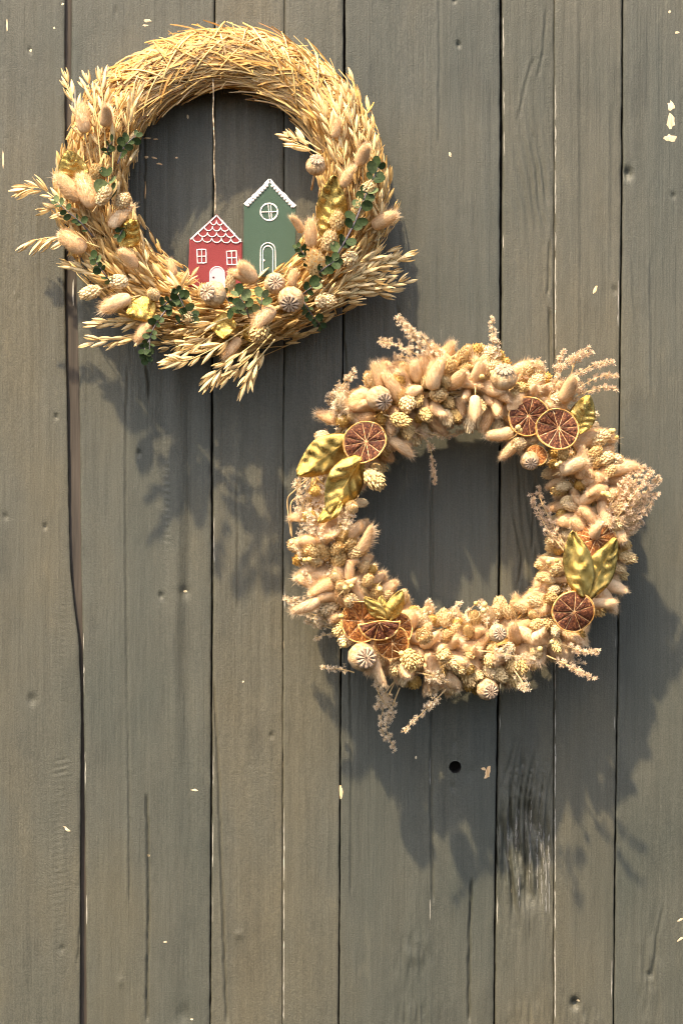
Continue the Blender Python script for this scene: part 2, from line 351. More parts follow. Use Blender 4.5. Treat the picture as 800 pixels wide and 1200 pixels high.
# joints between boards: (left edge of the gap, right edge of the gap) against height in the photo
J = [
    (lerpx([(0, 76), (120, 76), (250, 77), (340, 76), (480, 79), (560, 80), (660, 82), (700, 86), (760, 93), (830, 95), (1000, 94), (1200, 93.5)]),
     lerpx([(0, 84), (110, 83), (250, 88), (340, 90), (420, 92), (480, 93.5), (660, 95), (760, 97), (830, 98), (1000, 100), (1200, 101.5)])),
    (lerpx([(0, 251), (300, 248.6), (480, 247), (660, 247.6), (830, 246.8), (1200, 245.6)]), lerpx([(0, 252.4), (300, 250), (480, 249.3), (660, 249.6), (830, 248.8), (1000, 248), (1200, 247)])),
    (lerpx([(0, 332.9), (600, 331.5), (1200, 330.3)]), lerpx([(0, 333.4), (600, 332.0), (1200, 330.9)])),
    (lerpx([(0, 402), (100, 402), (480, 400.6), (1200, 396)]), lerpx([(0, 404.6), (60, 405), (200, 404), (480, 402), (1200, 397.6)])),
    (lerpx([(0, 585), (150, 585.2), (480, 584.4), (760, 583), (1000, 579.4), (1200, 577.6)]), lerpx([(0, 587.6), (150, 588.6), (480, 587.2), (760, 585), (1000, 581.6), (1200, 579.6)])),
    (lerpx([(0, 648.6), (600, 648.4), (1200, 647.7)]), lerpx([(0, 649.1), (600, 648.9), (1200, 648.3)])),
    (lerpx([(0, 728), (220, 727), (480, 724.6), (760, 722.6), (1000, 719.4), (1200, 717.5)]), lerpx([(0, 730), (220, 729.4), (480, 726.4), (760, 724.2), (1000, 721.2), (1200, 719.2)])),
]
OFF = [0.0, -0.4, -0.5, 0.4, 0.2, -0.6, 0.5, -0.3]     # how proud each board sits, mm
const = lambda v: (lambda y: np.full_like(np.asarray(y, float), v))
edges = [(const(-36.0), J[0][0])] + [(J[i][1], J[i+1][0]) for i in range(6)] + [(J[6][1], const(858.0))]
def rough_edge(f, k): return lambda y: f(y)+.55*vnoise(np.asarray(y, float)/17+k*5.3, np.asarray(y, float)*0+k, 41)+.35*vnoise(np.asarray(y, float)/6+k*2.1, np.asarray(y, float)*0+k, 42)
edges = [(rough_edge(a, 2*k), rough_edge(b_, 2*k+1)) for k, (a, b_) in enumerate(edges)]
wall = empty('plank_wall', (0, 0, ZC), 'weathered wall of vertical olive grey painted planks behind both wreaths', 'wall')
wall['kind'] = 'structure'

def grid_mesh(name, X, Y, H, off, thick=10.0, hole=None):
    """X,Y photo pixels (rows, cols), H mm proud -> mesh with sides"""
    nr, nc = X.shape
    d = (H+off)*0.001
    s = 0.001
    co = np.stack([(X-400)*s, -d, (600-Y)*s], -1).reshape(-1, 3)
    idx = np.arange(nr*nc).reshape(nr, nc)
    q = np.stack([idx[:-1, :-1], idx[1:, :-1], idx[1:, 1:], idx[:-1, 1:]], -1).reshape(-1, 4)
    if hole:
        cx, cy, r = hole
        dist = np.hypot(X-cx, Y-cy).reshape(-1)
        near = np.abs(dist-r) < 0.85
        f = r/np.maximum(dist, 1e-6)
        co[near, 0] = ((cx + (X.reshape(-1)[near]-cx)*f[near])-400)*s
        co[near, 2] = (600-(cy + (Y.reshape(-1)[near]-cy)*f[near]))*s
        qc = np.hypot((co[q][:, :, 0].mean(1)/s+400)-cx, (600-co[q][:, :, 2].mean(1)/s)-cy)
        q = q[qc > r*0.97]
    # sides: duplicate border vertices, pushed back
    border = np.concatenate([idx[0, :], idx[1:, -1], idx[-1, -2::-1], idx[-2:0:-1, 0]])
    fr = co[border]; bk = fr.copy(); bk[:, 1] = thick*0.001
    n0 = len(co); nb = len(border)
    co = np.concatenate([co, fr, bk])
    k = np.arange(nb); k2 = (k+1) % nb
    sq = np.stack([n0+k, n0+k2, n0+nb+k2, n0+nb+k], -1)
    q = np.concatenate([q, sq]).astype(np.int32)
    me = bpy.data.meshes.new(name)
    me.vertices.add(len(co)); me.vertices.foreach_set('co', co.astype(np.float32).ravel())
    me.loops.add(len(q)*4); me.loops.foreach_set('vertex_index', q.ravel())
    me.polygons.add(len(q)); me.polygons.foreach_set('loop_start', np.arange(len(q), dtype=np.int32)*4)
    me.polygons.foreach_set('use_smooth', np.ones(len(q), bool))
    me.update(calc_edges=True); me.validate(); me.materials.append(M_WALL)
    return me

def board_height(i, X, Y, L, Rr):
    """relief of board i, with its rounded and worn edges and slight cupping, mm"""
    H = height(X, Y)
    e = np.minimum(X-L, Rr-X); wv = 1.0+0.9*vnoise(Y/26+i*9, Y*0+i, 31)
    H = H - 1.2*np.exp(-e/(0.6*np.maximum(wv, .3))) - 0.6*np.exp(-(e/3.0)**2)*(0.4+1.4*vnoise(Y/15+i, Y*0+3*i, 32))
    if i in (1, 2, 3, 5, 6): H = H - 1.1*np.exp(-(X-L)/1.5)
    return H + 0.5*np.cos(((X-L)/(Rr-L)-0.5)*math.pi)*(1 if i % 2 else -1)
HOLE = (533, 899, 7.2)
planks = []
rows_in = np.arange(-36, 1237, 2.8)
rows = np.concatenate([[-420, -300, -200, -120, -70], np.sort(np.unique(np.concatenate([rows_in, np.arange(888.3, 911, 1.0)]))), [1270, 1320, 1400, 1500, 1620]])
for i, (l, r) in enumerate(edges):
    w = float(r(600.0)-l(600.0)); nc = int(w/1.55)+1
    u = np.linspace(0, 1, nc)
    # crowd two columns at each edge for the rounded arris
    u = np.concatenate([[0, 0.5/w, 1.2/w, 2.2/w], u[2:-2], [1-2.2/w, 1-1.2/w, 1-0.5/w, 1]])
    Y = np.repeat(rows[:, None], len(u), 1); L = l(rows)[:, None]; Rr = r(rows)[:, None]
    X = L + (Rr-L)*u[None, :]
    H = board_height(i, X, Y, L, Rr)
    me = grid_mesh('plank', X, Y, H, OFF[i], hole=HOLE if i == 4 else None)
    planks.append(put('plank', me, wall, (0, 0, ZC)))
# a few more boards beyond the frame on each side
xl, xr = -37.5, 859.5
for k in range(3):
    for side in (-1, 1):
        w = random.uniform(90, 135)
        a, b = (xl-w, xl) if side < 0 else (xr, xr+w)
        if side < 0: xl = a-1.6
        else: xr = b+1.6
        rr = np.arange(-420, 1640, 20.0); u = np.linspace(0, 1, 40)
        Y = np.repeat(rr[:, None], 40, 1); X = a+(b-a)*u[None, :]+0*Y
        H = 0.9*vnoise(X/38+7, Y/330, 1)+0.45*vnoise(X/9, Y/170, 2)
        e = np.minimum(X-a, b-X); H = H-1.5*np.exp(-e/0.9)
        put('plank', grid_mesh('plank', X, Y, H, random.uniform(-.7, .7)), wall, (0, 0, ZC))
def boxmesh(name, x0, x1, y0, y1, d0, d1, m):
    b = MB(); s = 0.001
    vs = [((x-400)*s, -d*s, (600-y)*s) for d in (d0, d1) for y in (y0, y1) for x in (x0, x1)]
    b.add(vs, [(0, 1, 3, 2), (4, 6, 7, 5), (0, 4, 5, 1), (2, 3, 7, 6), (0, 2, 6, 4), (1, 5, 7, 3)])
    return b.mesh(name, m, False)
put('backing_board', boxmesh('backing_board', xl, xr, -420, 1620, -34, -30, M_DARK), wall, (0, 0, ZC))
b = MB(); ys = list(range(-400, 1600, 12)); vs = []
for y in ys:
    yy = min(max(y, 0), 1200); d = -(6.0+2.5*float(sstep(640, 800, np.array(float(yy)))))*.001 + .0005*float(vnoise(np.array(y/20), np.array(0.3), 77))
    for x, dd in ((float(J[0][0](yy))-.1, .0095), (float(J[0][0](yy))+.15, -d), (float(J[0][1](yy))-.15, -d), (float(J[0][1](yy))+.1, .0095)): vs.append(((x-400)*.001, dd, (600-y)*.001))
b.add(vs, [(4*i+k, 4*i+4+k, 4*i+5+k, 4*i+1+k) for i in range(len(ys)-1) for k in range(3)])
put('batten', b.mesh('batten', M_BATTEN, False), wall, (0, 0, ZC))
# lining of the knot hole
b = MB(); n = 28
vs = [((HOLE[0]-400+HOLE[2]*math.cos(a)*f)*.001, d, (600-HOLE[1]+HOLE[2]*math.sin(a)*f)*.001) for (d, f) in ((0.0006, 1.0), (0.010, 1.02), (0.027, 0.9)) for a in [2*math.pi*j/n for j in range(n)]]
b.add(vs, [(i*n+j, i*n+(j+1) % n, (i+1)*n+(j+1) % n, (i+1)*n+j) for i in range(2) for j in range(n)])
put_sub('knot_hole', b.mesh('knot_hole', M_DARK), planks[4])

def hmm(px, py, pl):
    y = np.array([float(py)]); L = edges[pl][0](y); Rr = edges[pl][1](y)
    x = np.clip(np.array([float(px)]), L+.05, Rr-.05)
    return float(board_height(pl, x, y, L, Rr)[0]) + OFF[pl]
def chip(px, py, w, h, pl, m, ang=0.0, jag=0.3):
    """a flake where the paint is gone"""
    n = 14; b = MB(); vs = []
    for j in range(n):
        a = 2*math.pi*j/n; f = 1+random.uniform(-jag, jag)
        x = w/2*math.cos(a)*f; y = h/2*math.sin(a)*f
        x, y = x*math.cos(ang)-y*math.sin(ang), x*math.sin(ang)+y*math.cos(ang)
        vs.append((px+x, py+y))
    ring = [((x-400)*.001, -(hmm(x, y, pl)+0.15)*.001, (600-y)*.001) for x, y in vs]
    out = [((x-400)*.001, -(hmm(x, y, pl)-1.2)*.001, (600-y)*.001) for x, y in vs]
    mid = [((px+(x-px)*.5-400)*.001, -(hmm(px+(x-px)*.5, py+(y-py)*.5, pl)+0.35)*.001, (600-(py+(y-py)*.5))*.001) for x, y in vs]
    c = [((px-400)*.001, -(hmm(px, py, pl)+0.4)*.001, (600-py)*.001)]
    b.add(out+ring+mid+c, [(j, (j+1) % n, n+(j+1) % n, n+j) for j in range(n)] + [(n+j, n+(j+1) % n, 2*n+(j+1) % n, 2*n+j) for j in range(n)] + [(2*n+j, 2*n+(j+1) % n, 3*n) for j in range(n)])
    put_sub('paint_chip', b.mesh('paint_chip', m, False), planks[pl])
for a in [(786, 124, 8, 11, 7, M_RAWPALE), (785, 142, 10, 18, 7, M_RAWPALE), (785, 162, 14, 8, 7, M_RAWPALE), (784, 14, 3, 3, 7, M_RAWPALE), (793, 38, 5, 3, 7, M_RAWPALE),
          (571, 906, 6, 15, 4, M_RAW, 0.3), (566, 901, 5, 4, 4, M_RAW), (399.2, 928, 4, 16, 4, M_RAW), (487, 888, 3, 4, 4, M_RAWPALE), (697, 339, 4, 10, 6, M_RAW, 0.3),
          (173, 162, 8, 2.4, 1, M_RAW), (183, 163, 5, 1.8, 1, M_RAW), (172, 184, 6, 3, 1, M_RAW), (181, 185, 6, 2, 1, M_RAW, 0.2), (187, 192, 7, 2, 1, M_RAW, 0.2), (207, 185, 3, 2, 1, M_RAW),
          (36, 59, 3.4, 3.4, 0, M_RAWPALE), (8.5, 30, 2, 15, 0, M_RAWPALE), (4, 188, 2, 20, 0, M_RAWPALE), (64, 33, 2.4, 2.4, 0, M_RAWPALE), (74, 5, 3, 3, 0, M_RAWPALE),
          (173, 24, 9, 3.5, 1, M_RAWPALE), (171, 30, 6, 2.5, 1, M_RAWPALE), (79, 972, 10, 3, 0, M_RAWPALE, 0.7), (228, 926, 8, 2.5, 1, M_RAWPALE), (174, 1003, 3, 5, 1, M_RAWPALE), (194, 1104, 4, 2, 1, M_RAWPALE),
          (796, 1078, 8, 2.5, 7, M_RAWPALE, -0.4), (796, 1101, 9, 2.5, 7, M_RAWPALE, -0.6), (677, 1173, 4, 3, 6, M_RAWPALE), (225, 1195, 4, 2, 1, M_RAWPALE), (527, 181, 3, 5, 4, M_RAWPALE, -0.4),
          (220, 137, 2.5, 5, 1, M_RAWPALE), (600, 1045, 2.4, 5, 5, M_RAWPALE), (217, 693, 4, 3, 1, M_RAWPALE), (285, 799, 2.5, 2.5, 2, M_RAWPALE), (170.5, 222, 1.8, 20, 1, M_RAW), (332.6, 900, 1.6, 40, 2, M_RAWPALE), (332.8, 770, 1.5, 60, 2, M_RAWPALE)]:
    chip(*a)

M_WORN_LIT = mat('worn_lit_paint', lambda n, o: bsdf(n, o, ramp(n, noise(n, 1, 3, mapped(n, (500, 1, 70))), [(0.36, (0.17, 0.16, 0.13)), (0.64, (0.40, 0.37, 0.31))]), 0.8))  # worn paint on board edges; the pale tone also paints in sunlit edges
M_SPLINTER = mat('torn_grey_grain', lambda n, o: bsdf(n, o, ramp(n, noise(n, 1, 3, mapped(n, (500, 1, 70))), [(0.36, (0.11, 0.105, 0.09)), (0.64, (0.22, 0.21, 0.18))]), 0.8))
rw = random.Random(17)
def worn(px, py, w, h, pl, name='worn_lit_edge'):
    b = MB(); n = max(4, int(h/5)); vs = []
    for k in range(n+1):
        y = py-h/2+h*k/n; ww = w*rw.uniform(.25, 1)*(1 if 0 < k < n else .15); x = px(y) if callable(px) else px; x += rw.uniform(-.3, .3)
        for xx in (x-ww/2, x+ww/2): vs.append(((xx-400)*.001, -(hmm(xx, y, pl)+.12)*.001, (600-y)*.001))
    b.add(vs, [(2*k, 2*k+2, 2*k+3, 2*k+1) for k in range(n)]); put_sub(name, b.mesh(name, M_SPLINTER if name == 'splinter' else M_WORN_LIT, False), planks[pl])
y = 10
while y < 1190:
    h = rw.uniform(20, 110)
    if rw.random() < .8: worn(lambda q: float(J[5][1](q))+1.5, y+h/2, 1.5, h, 6)
    if rw.random() < .45: worn(lambda q: float(J[2][1](q))+1.4, y+h/2, 1.3, h, 3)
    if rw.random() < .35: worn(lambda q: float(J[4][1](q))+1.6, y+h/2, 1.4, h*.7, 5)
    if rw.random() < .4: worn(lambda q: float(J[0][1](q))+1.2, y+h/2, 1.4, h*.7, 1)
    if rw.random() < .25: worn(lambda q: float(J[1][1](q))+1.4, y+h/2, 1.2, h*.6, 2)
    if rw.random() < .4 and y > 500: worn(lambda q: 503.6, y+h/2, 1.1, h*.5, 4)  # sunlit edge of the long crack, painted in as pale slivers
    if rw.random() < .3: worn(lambda q: float(J[6][0](q))-2.0, y+h/2, 1.2, h*.5, 6)
    y += h+rw.uniform(2, 25)
for k in range(15): worn(rw.uniform(592, 645), rw.uniform(950, 1045), rw.uniform(1.2, 3), rw.uniform(25, 80), 5, 'splinter')
for k in range(5): worn(rw.uniform(636, 646), rw.uniform(985, 1045), rw.uniform(1.5, 3), rw.uniform(40, 80), 5, 'splinter')
for k in range(5): worn(84.5+rw.uniform(0, 4), rw.choice((rw.uniform(105, 150), rw.uniform(300, 345))), rw.uniform(2, 4), rw.uniform(25, 50), 1)

# ------------------------------------------------------------------ small plant pieces (shared meshes, axis +Z, metres)
def tail_mesh(seed, L=0.030, r=0.0090, nh=1500, na=60):
    rd = random.Random(seed); b = MB(); n = 12
    prof = [(0.2, 0.0), (0.74, .06), (0.95, .18), (1.02, .36), (1.0, .54), (0.92, .70), (0.76, .84), (0.5, .94), (0.15, 1.0)]
    bend = rd.uniform(-.004, .004)
    def ax(t): return Vector((bend*4*t*t, 0, L*t))
    ph = rd.uniform(0, 6)
    b.tube([(0, 0, -0.010), (0, 0, 0.001)], 0.0008, 5, 2)
    vs = []; fs = []
    for (q, t) in prof:
        for j in range(n):
            a = 2*math.pi*j/n; rr = .80*r*q*(1+0.07*math.sin(3*a+ph+9*t)+rd.uniform(-.04, .04))
            c = ax(t); vs.append((c.x+rr*math.cos(a), c.y+rr*math.sin(a), c.z))
    k = len(prof)
    fs = [(i*n+j, i*n+(j+1) % n, (i+1)*n+(j+1) % n, (i+1)*n+j) for i in range(k-1) for j in range(n)] + [tuple((k-1)*n+j for j in range(n))]
    b.add(vs, fs, 0)
    ts = [p[1] for p in prof]; qs = [p[0] for p in prof]
    for i in range(nh+na):
        awn = i >= nh
        t = rd.uniform(0.03, 1) if not awn else rd.uniform(0.35, 1.0)
        a = rd.uniform(0, 6.283); q = float(np.interp(t, ts, qs))
        o = Vector((math.cos(a), math.sin(a), 0)); base = ax(t) + o*r*q*0.75
        up = Vector((0, 0, 1)); lean = rd.uniform(0.30, 0.75) if not awn else rd.uniform(0.3, 0.9)
        d = (o*lean + up*rd.uniform(.8, 1.5) + Vector((rd.uniform(-.3, .3), rd.uniform(-.3, .3), 0))).normalized()
        ln = rd.uniform(.0024, .0052) if not awn else rd.uniform(.006, .010)
        w = 0.00024 if not awn else 0.00017
        sd = d.cross(o + Vector((.01, .02, .03))); sd = sd.normalized() if sd.length > 1e-6 else d.orthogonal().normalized()
        tip = base + d*ln
        if awn: tip += o*ln*0.12
        b.add([base-sd*w, base+sd*w, tip], [(0, 1, 2)], 1)
    return b.mesh('bunny_tail', [M_TAIL, M_HAIR, M_TWIG])
TAILS = [tail_mesh(i, L=random.uniform(.027, .033), r=random.uniform(.0084, .0098)) for i in range(9)]
TAILS_AWN = [tail_mesh(50+i, L=.029, r=.0080, nh=1000, na=210) for i in range(4)]

def head_mesh(seed, L=0.021, r=0.0072, ns=84, m=None, rough=1.0):
    rd = random.Random(seed); b = MB()
    b.lathe([(r*.1, 0), (r*.7, L*.12), (r*.86, L*.4), (r*.7, L*.72), (r*.1, L*.98)], 9)
    b.tube([(0, 0, -.009), (0, 0, .001)], 0.0007, 5, 1)
    for i in range(ns):
        t = (i+.5)/ns; a = i*2.39996+rd.uniform(-.15, .15)
        q = math.sin(math.pi*min(1, max(0.03, t*0.96+.02)))**.6
        o = Vector((math.cos(a), math.sin(a), 0)); tg = Vector((-math.sin(a), math.cos(a), 0))
        base = Vector((0, 0, L*t*0.86)) + o*r*.78*q
        up = (Vector((0, 0, 1))*(0.75+t*.6) + o*rd.uniform(.3, .75)*rough*(1.15-t*.5)).normalized()
        ln = L*rd.uniform(.20, .29); w = r*rd.uniform(.23, .30)
        nrm = tg.cross(up); nrm = nrm if nrm.dot(o) > 0 else -nrm
        mid = base+up*ln*.5
        b.add([base-tg*w*.5, base+tg*w*.5, mid+tg*w, base+up*ln, mid-tg*w, mid+nrm*w*.75], [(0, 1, 5), (1, 2, 5), (2, 3, 5), (3, 4, 5), (4, 0, 5)])
    return b.mesh('canary_grass', [m or M_HEAD, M_TWIG], False)
HEADS = [head_mesh(i, L=random.uniform(.018, .025), r=random.uniform(.0066, .0078)) for i in range(6)]
OCHRES = [head_mesh(20+i, L=.013, r=.0068, ns=46, m=M_OCHRE, rough=1.5) for i in range(3)]

def pod_meshes():
    b = MB()
    prof = [(0.06, -.001), (.25, 0.0), (.45, .03), (.80, .30), (.97, .62), (1.0, .92), (.93, 1.22), (.74, 1.48), (.5, 1.62), (.42, 1.68)]
    b.lathe([(r, z) for r, z in prof], 26, wob=lambda a, z: 1+0.03*math.cos(10*a)+.02*math.sin(2*a+z*2))
    b.tube([(0, 0, -2.2), (0, 0, .01)], 0.10, 6)
    pod = b.mesh('poppy_pod', M_POD)
    c = MB(); n = 11
    c.lathe([(.40, 1.66), (.62, 1.72), (.60, 1.76), (.30, 1.79), (.05, 1.80)], 22, 1)
    for j in range(n):
        a = 2*math.pi*j/n; o = Vector((math.cos(a), math.sin(a), 0)); t = Vector((-o.y, o.x, 0))
        pts = [o*.06+Vector((0, 0, 1.80)), o*.36+Vector((0, 0, 1.83)), o*.64+Vector((0, 0, 1.77)), o*.74+Vector((0, 0, 1.68))]
        ws = [.03, .085, .145, .12]; vs = []
        for p, w in zip(pts, ws): vs += [p-t*w, p+Vector((0, 0, .06)), p+t*w]
        fs = []
        for i in range(3): fs += [(3*i, 3*i+3, 3*i+4, 3*i+1), (3*i+1, 3*i+4, 3*i+5, 3*i+2)]
        fs += [(9, 11, 10)]
        c.add(vs, fs, 0)
    return pod, c.mesh('crown', [M_CROWN, M_CROWNDK], False)
POD, CROWN = pod_meshes()
def poppy(parent, px, py, d, r, axis):
    a = V(*axis); q = aim(a); rr = r*.001
    o = put('poppy_pod', POD, parent, P(px, py, d)-a*rr*0.92, q, (rr, rr, rr*random.uniform(.95, 1.02)))
    put_sub('crown', CROWN, o)
    return o

def grain_mesh(seed, L=0.020, spread=.16):
    """an oat spikelet: two papery glumes that gape at the tip and a thin inner grain"""
    rd = random.Random(seed); b = MB()
    for s in (-1, 1):
        k = 6; vs = []
        for i in range(k):
            t = i/(k-1); w = 0.0021*math.sin(math.pi*(t*.9+.08))**.8*(1 if t < 1 else .1)
            off = s*(0.0004 + L*spread*t*t*.8 + 0.0012*math.sin(math.pi*t)); z = L*t
            vs += [(off*.8, -w, z), (off+s*w*.75, 0, z), (off*.8, w, z)]
        fs = []
        for i in range(k-1):
            for j in range(2): fs.append((3*i+j, 3*i+j+1, 3*i+4+j, 3*i+3+j))
        b.add(vs, fs)
    b.lathe([(.0003, .001), (.0013, L*.25), (.0012, L*.5), (.0002, L*.78)], 5)
    return b.mesh('oat_grain', M_OAT)
GRAINS = [grain_mesh(0, .019, .12), grain_mesh(1, .021, .18), grain_mesh(2, .018, .24), grain_mesh(3, .022, .08)]

def floret(b, p, n, size, rd, k=5, mi=0):
    n = Vector(n).normalized(); u = n.orthogonal().normalized(); w = n.cross(u); a0 = rd.uniform(0, 6.28)
    for j in range(k):
        a = a0+2*math.pi*j/k; o = u*math.cos(a)+w*math.sin(a); t = n.cross(o)
        s = size*rd.uniform(.75, 1.2); q = p+o*s*.5+n*s*.28; e = p+o*s+n*s*rd.uniform(.3, .75)
        b.add([p, q-t*s*.15, e, q+t*s*.15], [(0, 1, 2, 3)], mi)

def spray(parent, pts, m=None, dens=1.0, br=0.006, seed=0, size=.0026, taper=True):
    """feathery dried spray: pts are (px,py,d) from base to tip"""
    rd = random.Random(seed); b = MB(); w = [P(*p) for p in pts]; o = w[0]
    cv = curve([q-o for q in w], 26)
    b.tube(cv, [0.0008*(1-.7*i/25)+.00015 for i in range(26)], 4, 1)
    ln = sum((cv[i+1]-cv[i]).length for i in range(25))
    for i in range(int(ln/0.0034*dens*2.3)):
        t = rd.uniform(.16, 1.0); j = min(int(t*25), 24); p = cv[j].lerp(cv[j+1], t*25-j); tg = (cv[j+1]-cv[j]).normalized()
        s = tg.orthogonal(); s.rotate(Quaternion(tg, rd.uniform(0, 6.28)))
        k = br*1.4*(1.1-.7*t if taper else 1)*rd.uniform(.5, 1.15)
        d = (s+tg*rd.uniform(.5, 1.2)).normalized(); e = p+d*k
        b.tube([p, e], .00022, 3, 1, False)
        for q in range(rd.choice((2, 3))):
            floret(b, p.lerp(e, .5+.5*q/2), d+Vector((rd.uniform(-.5, .5), rd.uniform(-.5, .5), rd.uniform(-.5, .5))), size*rd.uniform(.8, 1.25), rd, 5, 0)
    return put('dried_spray', b.mesh('dried_spray', [m or M_SPRAY, M_TWIG], False), parent, o)

def gold_leaf(parent, base, tip, width, nrm=(0, 0, 1), fold=.25, wav=.8, veins=6, seed=0, curl=.15, name='gold_leaf'):
    rd = random.Random(seed); A = P(*base); B = P(*tip); ax = B-A; L = ax.length; W = width*.0005
    q = frame(ax, V(*nrm)); b = MB(); nt_, ns = 30, 16; vs = []
    p1, p2 = rd.uniform(0, 6), rd.uniform(0, 6)
    for i in range(nt_+1):
        t = i/nt_; w = W*(math.sin(math.pi*min(1, t*.93+.035)**.85)**.85)
        if t == 1: w = W*.02
        w *= 1+.025*math.sin(t*11+p1)
        for j in range(ns+1):
            s = 2*j/ns-1; h = -abs(s)*fold*w
            fr = (t*veins-abs(s)*1.15+.35*math.sin(4*t+p1)+.18*math.sin(5*s+p2)) % 1.0
            ridge = (fr/.7 if fr < .7 else (1-fr)/.3)**1.3
            h += wav*.0028*ridge*(.55+.45*math.sin(9*t+4*s+p2))*(.35+abs(s))*(1-abs(s)**4)*math.sin(math.pi*t)**.5 * (W/.013)
            h += wav*.0011*math.sin(5*t+3*s+p1)*W/.013 + wav*.0005*math.sin(13*t-7*s+p2)
            h += -curl*L*(t-.45)**2 - .0008*(1-abs(s))**6
            vs.append((s*w, h, t*L))
    fs = [(i*(ns+1)+j, i*(ns+1)+j+1, (i+1)*(ns+1)+j+1, (i+1)*(ns+1)+j) for i in range(nt_) for j in range(ns)]
    b.add(vs, fs); me = b.mesh(name, M_GOLD)
    o = put(name, me, parent, A, q)
    sm = o.modifiers.new('thickness', 'SOLIDIFY'); sm.thickness = .0004
    m = MB(); c = ns//2
    m.tube([Vector(vs[i*(ns+1)+c])+Vector((0, .0002, 0)) for i in range(0, nt_+1, 2)], [.0007*(1-.8*i/nt_)+.0001 for i in range(0, nt_+1, 2)], 5)
    put_sub('midrib', m.mesh('midrib', M_GOLD), o)
    return o

def orange_slice(parent, px, py, d, r, nrm, kind, sq=(1, 1)):
    """a dried slice: pith disc, rind ring and one wedge of flesh per segment, all warped alike"""
    m, nseg = kind; nseg += random.choice((-1, 0, 0, 1)); s = r*.001; n = 48
    f0, f1, f2 = (random.uniform(0, 6.28) for _ in range(3)); wa = random.uniform(.06, .15); ox, oy = random.uniform(-.06, .06), random.uniform(-.06, .06)
    rad = lambda a: 1+.022*math.sin(2*a+f0)+.014*math.sin(3*a+f1)+.008*math.sin(7*a+f2)
    def pt(q, a, z):
        k = q*rad(a); c = 1-q
        return (k*math.cos(a)+ox*c, k*math.sin(a)+oy*c, z+wa*q*q*math.sin(2*a+f1)+.6*wa*q*q*math.sin(3*a+f2))
    A = [2*math.pi*j/n for j in range(n)]
    b = MB(); qs = (.03, .3, .6, .93); vs = [pt(q, a, .035) for q in qs for a in A]+[pt(q, a, -.05) for q in qs for a in A]; k = len(qs)
    fs = [(i*n+j, (i+1)*n+j, (i+1)*n+(j+1) % n, i*n+(j+1) % n) for i in range(k-1) for j in range(n)]
    fs += [(k*n+i*n+j, k*n+i*n+(j+1) % n, k*n+(i+1)*n+(j+1) % n, k*n+(i+1)*n+j) for i in range(k-1) for j in range(n)]+[tuple(range(n))]
    b.add(vs, fs); o = put('orange_slice', b.mesh('orange_slice', M_PITH), parent, P(px, py, d), aim(V(*nrm)), (s*sq[0], s*sq[1], s))
    rb = MB(); prof = [(.935, .03), (.955, .07), (.98, .065), (1.0, .02), (.99, -.05), (.95, -.075), (.93, -.06)]; k = len(prof)
    rb.add([pt(q, a, z+random.uniform(-.012, .012)) for a in A for (q, z) in prof], [(j*k+i, ((j+1) % n)*k+i, ((j+1) % n)*k+(i+1) % k, j*k+(i+1) % k) for j in range(n) for i in range(k)])
    put_sub('rind', rb.mesh('rind', M_RIND), o)
    cuts = np.cumsum([random.uniform(.72, 1.3) for _ in range(nseg)]); cuts = cuts/cuts[-1]*2*math.pi
    for j in range(nseg):
        a0, a1 = cuts[j-1]-(2*math.pi if j == 0 else 0), cuts[j]; g = MB(); vs = []; nr, na = 8, 6; hh = random.uniform(.6, 1.3)
        gap = random.uniform(.010, .022)
        for i in range(nr+1):
            q = .08+(random.uniform(.90, .925)-.08)*i/nr
            for l in range(na+1):
                u = l/na; gq = min(gap/q, (a1-a0)*.4); a = a0+gq+(a1-a0-2*gq)*u
                e = (1-abs(2*u-1)**4)*(1-abs(2*i/nr-1)**6)
                vs.append(pt(q, a, .03+hh*(.012+.05*e*random.uniform(.1, 1.5))))
        g.add(vs, [(i*(na+1)+l, (i+1)*(na+1)+l, (i+1)*(na+1)+l+1, i*(na+1)+l+1) for i in range(nr) for l in range(na)])
        put_sub('flesh_segment', g.mesh('flesh_segment', m), o)
    return o
SL_DARK = (M_FLESH, 10); SL_AMBER = (M_FLESH2, 9)
def half_slice(parent, px, py, d, r, m, roll=0., nrm=(0, 0, 1), rise=.12):
    """a slice folded over its middle: a half moon with its rind along the round side"""
    s = r*.001; q = frame(Vector((math.sin(roll), 0, math.cos(roll))), V(*nrm))   # local Z up the photo, local Y to camera
    b = MB(); n = 22; vs = []
    f = lambda a, q_: (q_*math.cos(a), .16+.20*(1-q_)+.06*math.sin(3*a), -q_*math.sin(a)*.86)
    A = [math.pi*j/n for j in range(n+1)]
    for a in A: vs += [(math.cos(a)*.1, .02, -.02), f(a, .9)[:1]+(-.1, f(a, .9)[2])]
    b.add(vs, [(2*j, 2*j+1, 2*j+3, 2*j+2) for j in range(n)])
    o = put('orange_slice', b.mesh('orange_slice', M_PITH), parent, P(px, py, d), q, s)
    rb = MB(); rb.tube([f(a, .95) for a in A], .055, 6)
    rb.tube([(x, .30+.05*math.sin(6*x), .0+.06*math.cos(3*x)) for x in np.linspace(-.95, .95, 14)], .035, 5)
    put_sub('rind', rb.mesh('rind', M_RIND), o)
    for k in range(5):
        g = MB(); a0, a1 = math.pi*(k+.05)/5, math.pi*(k+.95)/5; vs = []; nr, na = 6, 5
        for i in range(nr+1):
            for j in range(na+1):
                a = a0+(a1-a0)*j/na; qq = .06+.85*i/nr; p = f(a, qq)
                e = (1-abs(2*j/na-1)**4)
                vs.append((p[0], p[1]+.02+.07*e*random.uniform(.3, 1.4), p[2]))
        g.add(vs, [(i*(na+1)+j, i*(na+1)+j+1, (i+1)*(na+1)+j+1, (i+1)*(na+1)+j) for i in range(nr) for j in range(na)])
        put_sub('flesh_segment', g.mesh('flesh_segment', m), o)
    return o

